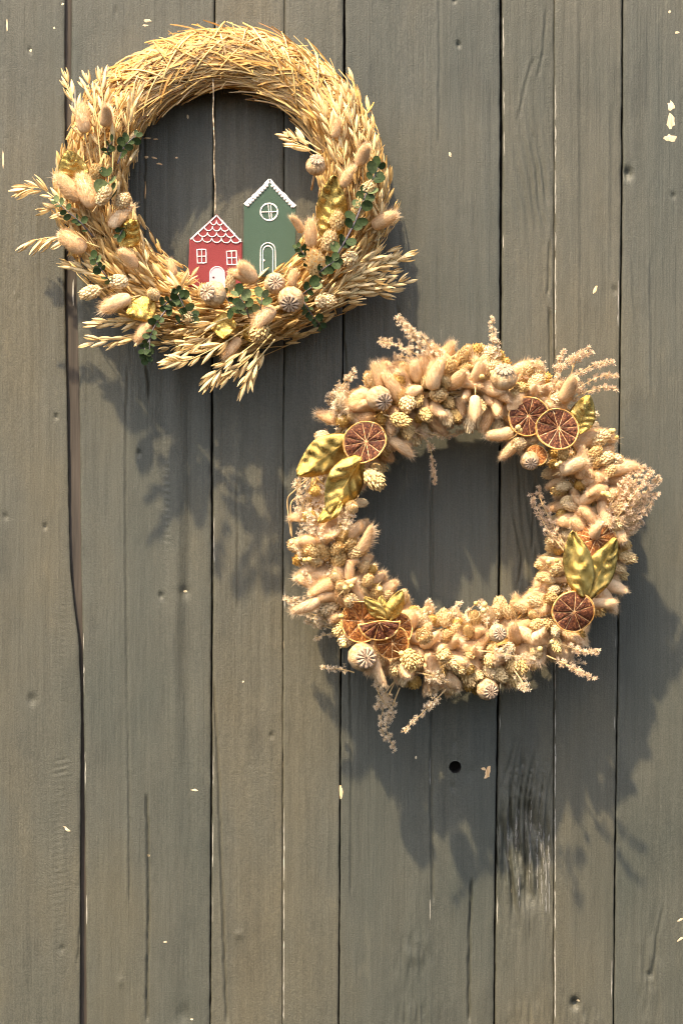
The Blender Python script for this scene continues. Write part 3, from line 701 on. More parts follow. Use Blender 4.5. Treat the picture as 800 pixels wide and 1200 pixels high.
def leafdisc():
    b = MB(); n = 12; vs = [(0, 0, .0)]
    for q in (.5, 1.0):
        for j in range(n):
            a = 2*math.pi*j/n; rr = q*(1+.06*math.cos(a))
            vs.append((rr*math.sin(a)*.88, .16*rr*rr-.10*abs(math.sin(a))*rr*0+.05*q*math.sin(2*a), rr*math.cos(a)+1.0))
    vs[0] = (0, -.02, 1.0)
    b.add(vs, [(0, 1+j, 1+(j+1) % n) for j in range(n)] + [(1+j, 1+n+j, 1+n+(j+1) % n, 1+(j+1) % n) for j in range(n)])
    b.tube([(0, 0, -.35), (0, 0, 0), (0, 0, 1.6)], [.07, .06, .02], 4)
    return b
EUC = leafdisc().mesh('eucalyptus_leaf', M_EUC); EUCP = leafdisc().mesh('eucalyptus_leaf', M_EUCPALE)
def eucalyptus(parent, pts, r, n, seed=0, pale=0.0, thick=.0011):
    rd = random.Random(seed); w = [P(*p) for p in pts]; o = w[0]; cv = curve([q-o for q in w], 20)
    b = MB(); b.tube(cv, [thick*(1-.6*i/19) for i in range(20)], 5)
    s = put('eucalyptus_sprig', b.mesh('eucalyptus_sprig', M_EUCSTEM), parent, o)
    for i in range(n):
        t = .2+.8*i/max(1, n-1); j = min(int(t*19), 18); p = cv[j]; tg = (cv[j+1]-cv[j]).normalized()
        sd = tg.cross(Vector((0, -1, 0))).normalized()
        for q in (-1, 1):
            if rd.random() < .12: continue
            ax = (sd*q*rd.uniform(.5, 1.1)+tg*rd.uniform(.3, .9)+Vector((0, -1, 0))*rd.uniform(-.1, .5)).normalized()
            if i == n-1: ax = (tg+sd*q*.6).normalized()
            nm = Vector((rd.uniform(-1.1, 1.1), -1, rd.uniform(-.7, 1.1)))
            k = r*.001*rd.uniform(.65, 1.2); k = (k*rd.uniform(.75, 1.05), k, k)
            put_sub('eucalyptus_leaf', EUCP if rd.random() < pale else EUC, s, p+ax*.0006, frame(ax, nm), k)
    return s

def bead_cluster(parent, px, py, d, n, spread, seed):
    rd = random.Random(seed)
    for i in range(n):
        p = P(px+rd.uniform(-spread, spread), py+rd.uniform(-spread, spread), d+rd.uniform(-.004, .006)); a = V(rd.uniform(-.6, .6), rd.uniform(-.8, .3), .8)
        put('flax_bead', BEAD, parent, p, aim(a), rd.uniform(.0026, .0034))
b = MB(); b.lathe([(.2, -1), (.75, -.7), (1, -.1), (.85, .5), (.45, .85), (.1, 1.0), (.04, 1.35)], 12); b.tube([(0, 0, -9), (1, 0, -4), (0, 0, -.9)], .16, 4, 1)
BEAD = b.mesh('flax_bead', [M_BEAD, M_TWIG])

class Ring:
    def __init__(s, px, py, d, Rm, r):
        s.c = P(px, py, d); k = (D-d)/D*.001; s.R = Rm*k; s.r = r*k
    def at(s, th, ph, rad):
        """th round the ring (0 right, 90 up), ph round the tube (0 to camera, +90 outward)"""
        e = Vector((math.cos(th), 0, math.sin(th))); n = e*math.sin(ph)+Vector((0, -1, 0))*math.cos(ph)
        return s.c+e*s.R+n*rad, n, Vector((-math.sin(th), 0, math.cos(th)))

# ------------------------------------------------------------------ the straw wreath with the two houses
RU = Ring(264, 220, .033, 152, 31.5)
up = empty('straw_wreath', P(264, 220, 0), 'golden straw wreath dressed with oats and green sprigs round the red and green toy houses', 'wreath', 'wreaths hung on the plank wall')
def torus(name, ring, rad, m, nu=96, nv=16):
    b = MB(); o = ring.c; vs = []
    for i in range(nu):
        for j in range(nv):
            p, n, t = ring.at(2*math.pi*i/nu, 2*math.pi*j/nv, rad*(1+.05*math.sin(i*1.7+j)+random.uniform(-.04, .04))); vs.append(p-o)
    b.add(vs, [(i*nv+j, ((i+1) % nu)*nv+j, ((i+1) % nu)*nv+(j+1) % nv, i*nv+(j+1) % nv) for i in range(nu) for j in range(nv)])
    return b.mesh(name, m), o
me, o = torus('ring_core', RU, RU.r-.004, M_STRAWCORE); put('ring_core', me, up, o)
def straws(ring, n, seed, wild=.5, lmin=.03, lmax=.09, rad0=None, thr=lambda th: True):
    rd = random.Random(seed); b = MB(); rad0 = rad0 or ring.r
    for i in range(n):
        th = rd.uniform(0, 2*math.pi)
        if not thr(th): continue
        ph = rd.uniform(-2.3, 2.3); L = rd.uniform(lmin, lmax)
        inner = max(0, -math.sin(ph))
        sl = rd.gauss(0, wild*(1-.75*inner))+.25*(1-inner)
        if rd.random() < .12*(1-inner): sl += rd.choice((-1, 1))*rd.uniform(.5, 1.1)
        k = 5; pts = []; w = rd.uniform(.0006, .0013)*(1.6 if rd.random() < .12 else 1)
        lift0, lift1 = rd.uniform(-.002, .0025), rd.uniform(-.002, .004)
        if rd.random() < .10: lift1 += rd.uniform(.003, .013)
        for j in range(k):
            u = j/(k-1)-.5; t2 = th+u*L*math.cos(sl)/(ring.R+ring.r*math.sin(ph)); p2 = ph+u*L*math.sin(sl)/ring.r
            rr = rad0+rd.uniform(-.0004, .0004)+(lift0*(1-j/(k-1))+lift1*(j/(k-1)))
            p, nn, tt = ring.at(t2, p2, rr); pts.append(p-ring.c)
        b.tube(pts, [w, w, w*.95, w*.9, w*.6], 4, 0, False)
    return b
b = straws(RU, 6500, 1, .55, .02, .075); ob = put('straw_wrapping', b.mesh('straw_wrapping', M_STRAW, False), up, RU.c); ob['kind'] = 'stuff'
# long darker binding straws laid slantwise over the top
for i, (t0, t1, p0, p1) in enumerate([(128, 100, -.9, .95), (112, 86, -1.0, .7), (96, 74, -.9, .9), (60, 82, -.4, 1.1), (46, 66, -1., .6), (118, 134, -.5, 1.0)]):
    b = MB(); b.tube([RU.at(R(t0+(t1-t0)*k/9), p0+(p1-p0)*k/9, RU.r+.0035)[0]-RU.c for k in range(10)], [.0011]*9+[.0006], 5)
    put('binding_straw', b.mesh('binding_straw', M_STRAW), up, RU.c)

def oat_sprig(parent, pts, n, seed, droop=.0, size=1.0, spread=.45):
    rd = random.Random(seed); w = [P(*p) for p in pts]; o = w[0]; cv = curve([q-o for q in w], 24)
    b = MB(); b.tube(cv, [.0011*(1-.65*i/23) for i in range(24)], 4); todo = []
    for i in range(n):
        t = .28+.72*i/(n-1); j = min(int(t*23), 22); p = cv[j].lerp(cv[j+1], t*23-j); tg = (cv[j+1]-cv[j]).normalized()
        s = tg.cross(Vector((0, -1, 0))).normalized()
        side = 1 if i % 2 else -1
        d = (tg+s*side*rd.uniform(.1, spread)+Vector((0, -1, 0))*rd.uniform(-.3, .4)).normalized()
        if i == n-1: d = tg
        d = (d+Vector((0, 0, -1))*droop*rd.uniform(.4, 1.2)).normalized()
        q = p+(d*.0022+s*side*.001); b.tube([p, p.lerp(q, .5)+Vector((0, 0, .0006)), q], .0003, 3, 0, False)
        todo.append((q, d, rd.uniform(.8, 1.1)*size))
    sp = put('oat_sprig', b.mesh('oat_sprig', M_OATSTEM), parent, o)
    for q, d, k in todo: put_sub('oat_grain', rd.choice(GRAINS), sp, q, aim(d, rd.uniform(0, 6.28)), k)
    return sp
OATS = [
    ([(122, 275, .075), (95, 258, .078), (70, 236, .072), (48, 221, .062), (32, 220, .058)], 11, .35), ([(118, 290, .08), (90, 281, .082), (62, 278, .075), (38, 282, .068)], 9, 1.0),
    ([(150, 335, .085), (118, 322, .085), (85, 312, .072)], 8, .0), ([(180, 372, .085), (150, 376, .09), (122, 378, .095)], 7, .0),
    ([(190, 392, .08), (155, 396, .09), (112, 400, .105)], 9, .15), ([(120, 262, .07), (95, 250, .07), (62, 244, .06)], 7, .3),
    ([(265, 380, .09), (235, 402, .105), (205, 418, .118)], 8, .0), ([(300, 378, .10), (262, 402, .11), (226, 420, .12), (206, 424, .125)], 11, .0),
    ([(315, 390, .095), (285, 412, .105), (258, 432, .115), (250, 440, .115)], 9, .2), ([(322, 398, .09), (300, 425, .10), (290, 446, .105)], 8, .3),
    ([(318, 392, .09), (292, 420, .095), (270, 438, .10)], 7, .15), ([(255, 378, .09), (228, 398, .085), (200, 406, .07)], 7, 0),
    ([(372, 362, .085), (400, 338, .09), (432, 318, .08), (462, 306, .066)], 12, -.05), ([(378, 352, .085), (405, 330, .09), (440, 312, .078), (470, 303, .062)], 11, -.1),
    ([(370, 366, .08), (402, 348, .085), (436, 338, .075), (472, 331, .06)], 12, -.05), ([(366, 372, .08), (400, 356, .08), (432, 344, .07), (452, 341, .06)], 8, .0),
    ([(362, 360, .09), (388, 345, .09), (430, 330, .08), (455, 322, .07)], 9, 0), ([(370, 350, .09), (396, 322, .092), (425, 306, .082), (452, 297, .07)], 9, -.1),
    ([(120, 205, .08), (116, 165, .082), (112, 130, .075), (104, 100, .062)], 10, .0), ([(110, 200, .075), (98, 155, .075), (88, 122, .065), (80, 98, .055)], 8, .0),
    ([(124, 200, .085), (123, 150, .085), (120, 110, .075), (119, 92, .066)], 9, -.1), ([(132, 205, .085), (134, 160, .088), (140, 132, .08), (146, 120, .075)], 9, -.1),
    ([(376, 182, .085), (358, 172, .078), (344, 166, .07)], 5, .0), ([(376, 176, .08), (356, 164, .075), (340, 160, .068)], 5, .0),
    ([(412, 250, .085), (406, 205, .09), (400, 160, .09), (398, 130, .085)], 12, -.1), ([(425, 240, .08), (424, 190, .088), (414, 150, .088), (406, 112, .08)], 12, -.1),
    ([(400, 225, .085), (394, 185, .09), (386, 150, .09), (376, 126, .085)], 11, -.1), ([(436, 245, .07), (440, 200, .075), (430, 155, .078)], 9, -.1),
    ([(180, 325, .085), (173, 312, .085), (170, 298, .08)], 3, -.2), ([(205, 345, .08), (215, 335, .08), (222, 326, .075)], 4, -.1),
    ([(250, 362, .105), (230, 360, .10), (214, 344, .10), (206, 332, .095)], 6, .0), ([(268, 372, .11), (245, 380, .11), (222, 386, .10)], 6, .1),
    ([(150, 170, .09), (152, 140, .092), (160, 118, .09)], 7, -.1), ([(440, 300, .07), (446, 262, .074), (440, 228, .07)], 8, -.05),
]
for i, (pts, n, dr) in enumerate(OATS): oat_sprig(up, pts, n, 100+i, dr)
# the thick bed of oats that covers the lower half of the ring
def oat_bed(ring, n, seed):
    rd = random.Random(seed); b = MB()
    gm = [(np.array([v.co[:] for v in g.vertices]), [tuple(p.vertices) for p in g.polygons]) for g in GRAINS]
    for i in range(n):
        th = R(rd.uniform(172, 362)) if rd.random() < .9 else R(rd.choice((rd.uniform(145, 172), rd.uniform(362, 400))))
        ph = rd.gauss(.15, .75); ph = max(-1.5, min(1.9, ph))
        p, nn, tt = ring.at(th, ph, ring.r+rd.uniform(.001, .016))
        sgn = -1 if th < R(285) else 1
        d = (tt*sgn+nn*rd.uniform(.0, .4)+nn.cross(tt)*rd.uniform(-.4, .4)).normalized()
        g, f = rd.choice(gm); q = aim(d, rd.uniform(0, 6.28)).to_matrix(); M = np.array(q)*rd.uniform(.8, 1.15)
        b.add((g @ M.T+np.array(p-ring.c)).tolist(), f)
        if rd.random() < .5:
            b.tube([p-ring.c-d*.03, p-ring.c+nn*.003, p-ring.c+d*.012], .0006, 3, 0, False)
    return b
ob = put('oat_bed', oat_bed(RU, 820, 5).mesh('oat_bed', M_OAT), up, RU.c); ob['kind'] = 'stuff'

def tail(parent, cx, cy, d, dx, dy, dc, ln, fat=1.0, awn=False):
    a = V(dx, dy, dc); k = ln*.001/.030; c = P(cx, cy, d)-a*ln*.0005
    return put('bunny_tail', random.choice(TAILS_AWN if awn or random.random() < .6 else TAILS), parent, c, aim(a), (k*fat, k*fat, k))
def head(parent, cx, cy, d, dx, dy, dc, ln, fat=1.0, ochre=False):
    a = V(dx, dy, dc); k = ln*.001/.021; c = P(cx, cy, d)-a*ln*.0005
    return put('canary_grass', random.choice(HEADS), parent, c, aim(a), (k*fat, k*fat, k))
for t in [(97, 139, .088, -.15, -1, .3, 33, 1.1), (127, 136, .096, .45, -.9, .3, 27, 1.2), (83, 224, .092, -.85, -.45, .4, 36, 1.1), (104, 226, .10, -.3, -.9, .45, 36, 1.3),
          (136, 254, .10, .3, -.95, .4, 28, 1.35, True), (86, 284, .096, -.75, -.6, .4, 34, 1.1), (153, 303, .102, -.35, -.9, .5, 26, 1.1), (136, 354, .105, -.95, .3, .35, 36, 1.1),
          (202, 314, .09, -.2, -.95, .3, 19, 1.1, True), (290, 318, .105, -.6, -.8, .4, 30, 1.0), (282, 322, .10, -.8, -.5, .4, 28, .9), (309, 368, .118, -.85, .35, .5, 30, 1.2),
          (343, 326, .10, .1, -1, .4, 20, 1.2), (364, 274, .095, -.05, -1, .4, 32, 1.0), (350, 262, .085, -.3, -1, .2, 22, 1.0), (425, 181, .10, .4, -.92, .4, 28, 1.1), (404, 207, .105, .15, -.95, .5, 26, 1.1),
          (451, 257, .085, .85, -.5, .3, 34, 1.05), (272, 408, .098, -.6, .75, .3, 30, .9), (168, 385, .10, -.5, .5, .6, 22, 1.2), (394, 150, .095, .2, -1, .3, 24, 1.)]:
    tail(up, *t)
for t in [(113, 201, .108, .1, -.9, .5, 20, 1.1), (121, 231, .112, .6, -.75, .4, 23, 1.), (144, 236, .10, .7, -.6, .5, 19, 1.1), (386, 282, .108, .15, -.95, .4, 26, 1.), (371, 312, .11, -.25, -.9, .5, 30, 1.0),
          (410, 303, .10, -.6, .5, .5, 22, 1.), (381, 353, .105, .9, -.1, .5, 26, 1.), (305, 388, .112, -.6, .6, .6, 24, 1.1), (238, 342, .09, .1, -1, .4, 16, 1.), (270, 332, .10, .1, -.95, .4, 18, .9), (428, 225, .098, .6, -.6, .5, 22, 1.),
          (108, 342, .09, -.8, .3, .4, 24, .9), (140, 330, .10, -.8, .2, .5, 22, 1.), (222, 372, .11, -.4, .2, .9, 18, 1.1), (420, 245, .10, .3, -.9, .4, 22, 1.), (395, 260, .10, .1, -1, .4, 22, 1.), (180, 345, .10, -.5, -.4, .7, 20, 1.)]:
    head(up, *t)
for t in [(370, 194, .092, 11.5, (.15, -.65, .75)), (250, 344, .112, 14.5, (-.6, -.1, .8)), (322, 332, .112, 12.2, (.1, 0, 1)), (341, 351, .12, 14.6, (-.12, .5, .85))]: poppy(up, *t)
gl = [((92, 222, .085), (80, 176, .098), 34, (.1, -.15, 1), 5), ((140, 290, .09), (158, 258, .108), 30, (0, -.2, 1), 3), ((182, 352, .095), (150, 368, .112), 32, (0, -.2, 1), 3), ((262, 366, .105), (262, 396, .115), 28, (0, -.2, 1), 3),
      ((384, 288, .085), (391, 205, .108), 36, (-.1, -.1, 1), 7), ((300, 400, .09), (288, 380, .1), 18, (0, -.4, 1), 3)]
for i, (a, b_, w, n_, v) in enumerate(gl): gold_leaf(up, a, b_, w, n_, .45, 1.2, v+1, 10+i, .1)
E = [([(188, 362, .105), (200, 352, .115), (212, 350, .118)], 6.0, 3, .1), ([(206, 380, .105), (216, 374, .115), (224, 368, .115)], 6.5, 2, .2), ([(176, 398, .11), (170, 408, .118), (172, 418, .118)], 5.0, 3, 0), ([(138, 192, .10), (146, 172, .104), (160, 158, .10)], 5.5, 4, 0.2), ([(130, 184, .095), (126, 175, .104), (132, 166, .108)], 5, 2, 0), ([(130, 240, .10), (128, 222, .108), (126, 206, .11)], 9.5, 2, .7),
     ([(110, 278, .095), (96, 262, .105), (80, 248, .105), (66, 236, .10)], 4.6, 5, 0.1), ([(134, 336, .10), (122, 320, .112), (110, 303, .112)], 5, 5, .35), ([(205, 352, .10), (188, 372, .115), (177, 392, .12), (175, 412, .125)], 5.0, 5, 0),
     ([(225, 376, .105), (216, 360, .118), (208, 342, .118)], 6.5, 3, .1), ([(292, 372, .105), (287, 358, .115), (280, 346, .115)], 7, 2, .5), ([(304, 368, .105), (306, 358, .12), (307, 348, .12)], 7, 1, 1.0), ([(366, 312, .095), (358, 300, .10), (350, 290, .10)], 4.2, 4, 0),
     ([(376, 326, .10), (395, 298, .112), (414, 264, .112), (430, 225, .105), (446, 190, .095)], 7.0, 10, .15), ([(366, 330, .10), (378, 316, .12), (392, 306, .118)], 5.5, 5, 0), ([(352, 346, .10), (362, 364, .105), (376, 382, .09)], 4.6, 6, 0),
     ([(350, 350, .105), (358, 342, .118), (366, 336, .12)], 6.5, 1, .3), ([(244, 352, .10), (262, 346, .108), (272, 362, .112)], 6, 2, .3), ([(152, 282, .09), (146, 268, .098), (140, 276, .10)], 5, 2, 0)]
for i, (pts, r_, n_, pl) in enumerate(E): eucalyptus(up, pts, r_*.9, n_+2, 300+i, pl, .0016 if i == 13 else .001)
# stray straw ends poking out of the ring
rd = random.Random(3)
b = MB()
for i in range(170):
    th = rd.uniform(0, 6.283); ph = rd.uniform(-1.7, 1.7); p, nn, tt = RU.at(th, ph, RU.r-.002); d = (nn*rd.uniform(.3, 1)+tt*rd.uniform(-1.4, 1.4)).normalized(); p = p-RU.c; L = rd.uniform(.006, .02)
    b.tube([p, p+d*L*.5, p+d*L+Vector((0, 0, -.002))], [.0008, .0007, .0004], 4, 0, False)
ob = put('loose_straw', b.mesh('loose_straw', M_STRAW, False), up, RU.c); ob['kind'] = 'stuff'

# ------------------------------------------------------------------ toy houses
def prism(name, poly, d0, d1, m):
    b = MB(); n = len(poly); o = P(*poly[0], 0)*0
    vs = [P(x, y, d1) for x, y in poly]; back = [Vector((v.x, -d0, v.z)) for v in vs]
    bev = [(v-sum(vs, Vector())/n) for v in vs]; c = sum(vs, Vector())/n
    fr = [c+q*(1-.0012/max(q.length, .001))+Vector((0, -.0008, 0)) for q in bev]
    b.add(vs+back+fr, [(i, (i+1) % n, n+(i+1) % n, n+i) for i in range(n)] + [(2*n+i, 2*n+(i+1) % n, (i+1) % n, i) for i in range(n)] + [tuple(2*n+i for i in range(n)), tuple(2*n-1-i for i in range(n))])
    return b
def ribbon(b, pts, w, d, th=.0007, closed=False, jit=.28, mi=0):
    """painted relief line through photo pixels, w pixels wide, lying on depth d"""
    n = len(pts); vs = []; h = w*.44
    for i in range(n):
        a = Vector(pts[(i-1) % n] if closed or i else pts[0]); c = Vector(pts[(i+1) % n] if closed or i < n-1 else pts[-1]); t = (c-a)
        t = t.normalized() if t.length > 1e-6 else Vector((1, 0)); s = Vector((-t.y, t.x))*h*(1+random.uniform(-jit, jit)); p = Vector(pts[i])
        for k, dd in ((1, d), (.6, d+th), (-.6, d+th), (-1, d)): vs.append(P(p.x+s.x*k, p.y+s.y*k, dd))
    m = n if closed else n-1; fs = []
    for i in range(m):
        j = (i+1) % n
        fs += [(4*i+k, 4*i+k+1, 4*j+k+1, 4*j+k) for k in range(3)]
    if not closed: fs += [(0, 1, 2, 3), (4*n-1, 4*n-2, 4*n-3, 4*n-4)]
    b.add(vs, fs, mi)
def seg(a, c, n=6): return [(a[0]+(c[0]-a[0])*i/(n-1), a[1]+(c[1]-a[1])*i/(n-1)) for i in range(n)]
def arc(cx, cy, rx, ry, a0, a1, n=12): return [(cx+rx*math.cos(R(a0+(a1-a0)*i/(n-1))), cy-ry*math.sin(R(a0+(a1-a0)*i/(n-1)))) for i in range(n)]
def child(name, b, par, m): return put(name, b.mesh(name, m, False), par, (0, 0, 0))

DF = .058; FD = DF+.0008
red = empty('toy_house', P(252, 338, DF-.004), 'small red wooden toy house with white scalloped roof hanging in the straw wreath', 'toy house', 'toy houses in the straw wreath')
child('wall_board', prism('wall_board', [(254, 251), (284, 283.5), (282.5, 339), (220.5, 336), (222, 280.5)], DF-.009, DF, M_RED), red, M_RED)
rf = MB(); ribbon(rf, seg((254.3, 252.3), (223.5, 280.5), 9), 2.0, FD); ribbon(rf, seg((253.7, 252.3), (282.7, 283.3), 9), 2.0, FD)
roof = child('roof_trim', rf, red, M_WHITE)
for (yy, cnt) in ((259.5, 2), (266.5, 3), (273.5, 4), (280, 5)):
    half = (yy-251.5)*1.0-.6; w = 2*half/cnt
    for k in range(cnt):
        cx = 254-half+w*(k+.5)
        b = MB(); ribbon(b, arc(cx, yy-1.0+(cx-254)*.03, w*.5, 5.2, 180, 360, 11), 1.35, FD+.0001*k); put('roof_scallop', b.mesh('roof_scallop', M_WHITE, False), red, (0, 0, 0))
def window4(par, q):
    b = MB(); ribbon(b, seg(q[0], q[1], 4)[:-1]+seg(q[1], q[2], 4)[:-1]+seg(q[2], q[3], 4)[:-1]+seg(q[3], q[0], 4)[:-1], 1.5, FD, closed=True)
    o = child('window', b, par, M_WHITE); mid = lambda a, c: ((a[0]+c[0])/2, (a[1]+c[1])/2)
    for a, c in ((mid(q[0], q[1]), mid(q[3], q[2])), (mid(q[0], q[3]), mid(q[1], q[2]))):
        b = MB(); ribbon(b, seg(a, c, 5), 1.2, FD+.0001); put_sub('glazing_bar', b.mesh('glazing_bar', M_WHITE, False), o)
    return o
window4(red, [(231, 292.5), (241.5, 292.2), (241.8, 308), (231.5, 308.3)]); window4(red, [(265.5, 294.5), (277, 294), (277.5, 310.2), (266.5, 310)])
b = MB(); pl = arc(254.5, 321, 8.6, 8.6, 0, 180, 14)+[(245.6, 337), (263.5, 337.5)]
b.v = [P(x, y, FD+.0009) for x, y in pl]+[P(x, y, FD-.0004) for x, y in pl]; n = len(pl)
b.f = [tuple(range(n))]+[(i, (i+1) % n, n+(i+1) % n, n+i) for i in range(n)]; b.m = [0]*len(b.f)
dr = child('door', b, red, M_PINK)
b = MB(); ribbon(b, arc(254.5, 321, 8.6, 8.6, 0, 180, 14), 1.2, FD+.0008); ribbon(b, seg((245.9, 321), (245.8, 336), 4), 1.2, FD+.0008); ribbon(b, seg((263.1, 321), (263.3, 337), 4), 1.2, FD+.0008); put_sub('door_frame', b.mesh('door_frame', M_WHITE, False), dr)
b = MB(); b.lathe([(.0001, .0004), (.0012, 0), (.0012, -.001)], 10, M=Matrix.Translation(P(250.3, 325, FD+.0012)) @ Matrix.Rotation(R(90), 4, 'X')); put_sub('door_knob', b.mesh('door_knob', M_KNOB), dr)
# re-seat sub-parts that were built in world space
def reseat(o):
    for c in o.children:
        c.location = Vector(c.location)
for o in red.children: pass
cd = MB(); pts = [P(249.5+.5*math.sin(k*.9)+.16*k, 92+k*8.4, .055+.002*math.sin(k)) for k in range(20)]
cd.tube(pts, .0005, 6); cd.tube([p+Vector((.0005*math.cos(k*2.1), .0005*math.sin(k*2.1), 0)) for k, p in enumerate(pts)], .00045, 5)
cord = put('hanging_cord', cd.mesh('hanging_cord', M_CORD), red, (0, 0, 0))

grn = empty('toy_house', P(316, 322, DF-.004), 'tall green wooden toy house with round white window beside the red one', 'toy house', 'toy houses in the straw wreath')
child('wall_board', prism('wall_board', [(316, 209), (346.5, 241), (346.5, 324), (285, 324), (286, 239)], DF-.012, DF-.003, M_GREEN), grn, M_GREEN)
FD = DF-.003+.0008
b = MB(); ribbon(b, seg((316.4, 211), (287, 240), 12), 4.2, FD); ribbon(b, seg((315.6, 211), (345.6, 242), 12), 4.2, FD)
rt = child('roof_trim', b, grn, M_WHITE)
for (a, c, sx) in (((314, 216), (289, 241.5), 1), ((318, 216), (344, 243), -1)):
    for k in range(9):
        t = (k+.4)/9; x = a[0]+(c[0]-a[0])*t; y = a[1]+(c[1]-a[1])*t+.8
        b = MB(); b.lathe([(.0019, -.0002), (.0016, .0009), (.0003, .0011)], 9, M=Matrix.Translation(P(x, y, FD)) @ Matrix.Rotation(R(90), 4, 'X')); put_sub('icing_scallop', b.mesh('icing_scallop', M_WHITE), rt)
b = MB(); ribbon(b, arc(315.3, 248.3, 10, 10, 0, 345, 22), 2.0, FD, closed=True); wn = child('window', b, grn, M_WHITE)
for a, c in (((314.2, 239), (316, 257.5)), ((306, 248.6), (324.8, 248)), ((317.4, 239.5), (318.4, 257))):
    b = MB(); ribbon(b, seg(a, c, 5), 1.2, FD+.0001); put_sub('glazing_bar', b.mesh('glazing_bar', M_WHITE, False), wn)
b = MB(); ribbon(b, [(305.5, 322), (305.3, 310), (305.4, 296)]+arc(314, 293.5, 8.6, 9, 180, 0, 12)+[(322.8, 300), (323, 324)], 1.4, FD)
ribbon(b, [(308, 320), (308, 310), (308, 296)]+arc(314, 294.5, 5.8, 6.4, 180, 0, 10)+[(319.8, 300), (319.6, 324)], 1.3, FD); dg = child('door', b, grn, M_WHITE)
b = MB(); b.lathe([(.0001, .0009), (.0013, .0005), (.0013, -.0004)], 10, M=Matrix.Translation(P(309.2, 305.3, FD)) @ Matrix.Rotation(R(90), 4, 'X')); put_sub('door_knob', b.mesh('door_knob', M_WHITE), dg)
# sub-parts above were modelled in the same space as their part's own mesh, so a zero offset is right

# ------------------------------------------------------------------ the bunny-tail wreath
RL = Ring(538, 609, .052, 157, 20)
lo = empty('flower_wreath', P(538, 609, 0), 'beige wreath of fluffy dried grass heads with orange slices, lower of the two', 'wreath', 'wreaths hung on the plank wall')
me, o = torus('ring_core', RL, .016, M_STRAWCORE); put('ring_core', me, lo, o)
b = straws(RL, 1500, 2, .35, .03, .09, rad0=.018); ob = put('straw_wrapping', b.mesh('straw_wrapping', M_STRAW, False), lo, RL.c); ob['kind'] = 'stuff'
# filling of tiny cream flowers between the grass heads
def filling(ring, n, seed, r0, r1, sel, size):
    rd = random.Random(seed); b = MB()
    for i in range(n):
        th = rd.uniform(0, 2*math.pi); ph = rd.uniform(-1.2, 1.6)
        k = sel(math.degrees(th))
        if rd.random() > k: continue
        p, nn, tt = ring.at(th, ph, rd.uniform(r0, r1))
        floret(b, p-ring.c, nn+Vector((rd.uniform(-.8, .8), rd.uniform(-.8, .8), rd.uniform(-.8, .8))), size*rd.uniform(.7, 1.3), rd, 6)
    return b
lump = lambda a, c, w: math.exp(-(((a-c+180) % 360-180)/w)**2)
ob = put('cream_filling', filling(RL, 6500, 4, .017, .031, lambda a: .14+.86*lump(a, 176, 20)+.25*lump(a, 325, 14), .0030).mesh('cream_filling', M_CREAM, False), lo, RL.c); ob['kind'] = 'stuff'
ob = put('spray_filling', filling(RL, 4200, 6, .026, .037, lambda a: .02+.98*lump(a, 175, 13)+.3*lump(a, 200, 10), .0028).mesh('spray_filling', M_CREAM, False), lo, RL.c); ob['kind'] = 'stuff'

# hero pieces: (x, y, keep-clear radius)
keep = []
S = [(427, 518, .098, 23.5, (-.05, -.1, 1), SL_DARK, 24), (619, 488, .094, 23, (-.1, .05, 1), SL_DARK, 22), (653, 503, .108, 24, (.05, -.08, 1), SL_DARK, 24), (671, 717, .108, 24, (.12, .1, 1), SL_DARK, 24),
     (698, 632, .092, 24, (.0, -.25, 1), SL_AMBER, 16), (424, 728, .098, 25, (-.25, .15, 1), SL_AMBER, 18), (463, 737, .100, 20, (.2, .1, 1), SL_AMBER, 18), (459, 753, .106, 19.5, (.0, .25, 1), SL_AMBER, 16), (628, 534, .10, 13, (.1, -.4, .8), SL_AMBER, 8)]
for (x, y, d, r_, nr, kd, kr) in S:
    orange_slice(lo, x, y, d, r_, nr, kd, (1, 1.08) if x == 427 else (1, 1)); keep.append((x, y, kr))
half_slice(lo, 444, 729, .112, 24, M_FLESH, roll=-.08); keep.append((444, 738, 20))
for i, (a, b_, w, n_, fo, wv, v) in enumerate([((411, 514, .098), (348, 558, .092), 42, (-.15, .35, 1), .4, 1.2, 6), ((424, 536, .100), (386, 602, .104), 44, (.45, .15, 1), .4, 1.2, 6), ((676, 508, .095), (690, 463, .098), 30, (.1, -.15, 1), .3, 1.2, 6), ((684, 700, .112), (670, 622, .112), 34, (-.1, -.1, 1), .3, 1.1, 6), ((688, 702, .104), (723, 630, .102), 34, (.3, -.1, 1), .35, 1.2, 6), ((452, 727, .112), (427, 700, .118), 17, (-.2, -.2, 1), .3, .8, 6), ((455, 727, .110), (471, 692, .116), 19, (.1, -.2, 1), .3, .8, 6), ((450, 730, .108), (446, 698, .106), 17, (0, -.3, 1), .3, .9, 5), ((400, 588, .102), (372, 612, .10), 18, (0, -.3, 1), .3, 1.2, 4)]):
    gold_leaf(lo, a, b_, w, n_, fo, wv, v, 40+i, .12)
    for t in (.15, .45, .75): keep.append((a[0]+(b_[0]-a[0])*t, a[1]+(b_[1]-a[1])*t, w*.42))
for t in [(444, 467, .10, 14.5, (.45, .35, .8)), (590, 442, .10, 15, (.0, -.75, .6)), (425, 770, .108, 16.5, (.25, .0, .97)), (583, 742, .114, 10.5, (.2, .0, .97)), (571, 808, .09, 12.5, (.3, .15, .95)), (620, 540, .104, 10.5, (.1, .4, .9))]:
    poppy(lo, *t); keep.append((t[0], t[1], t[3]*1.0))

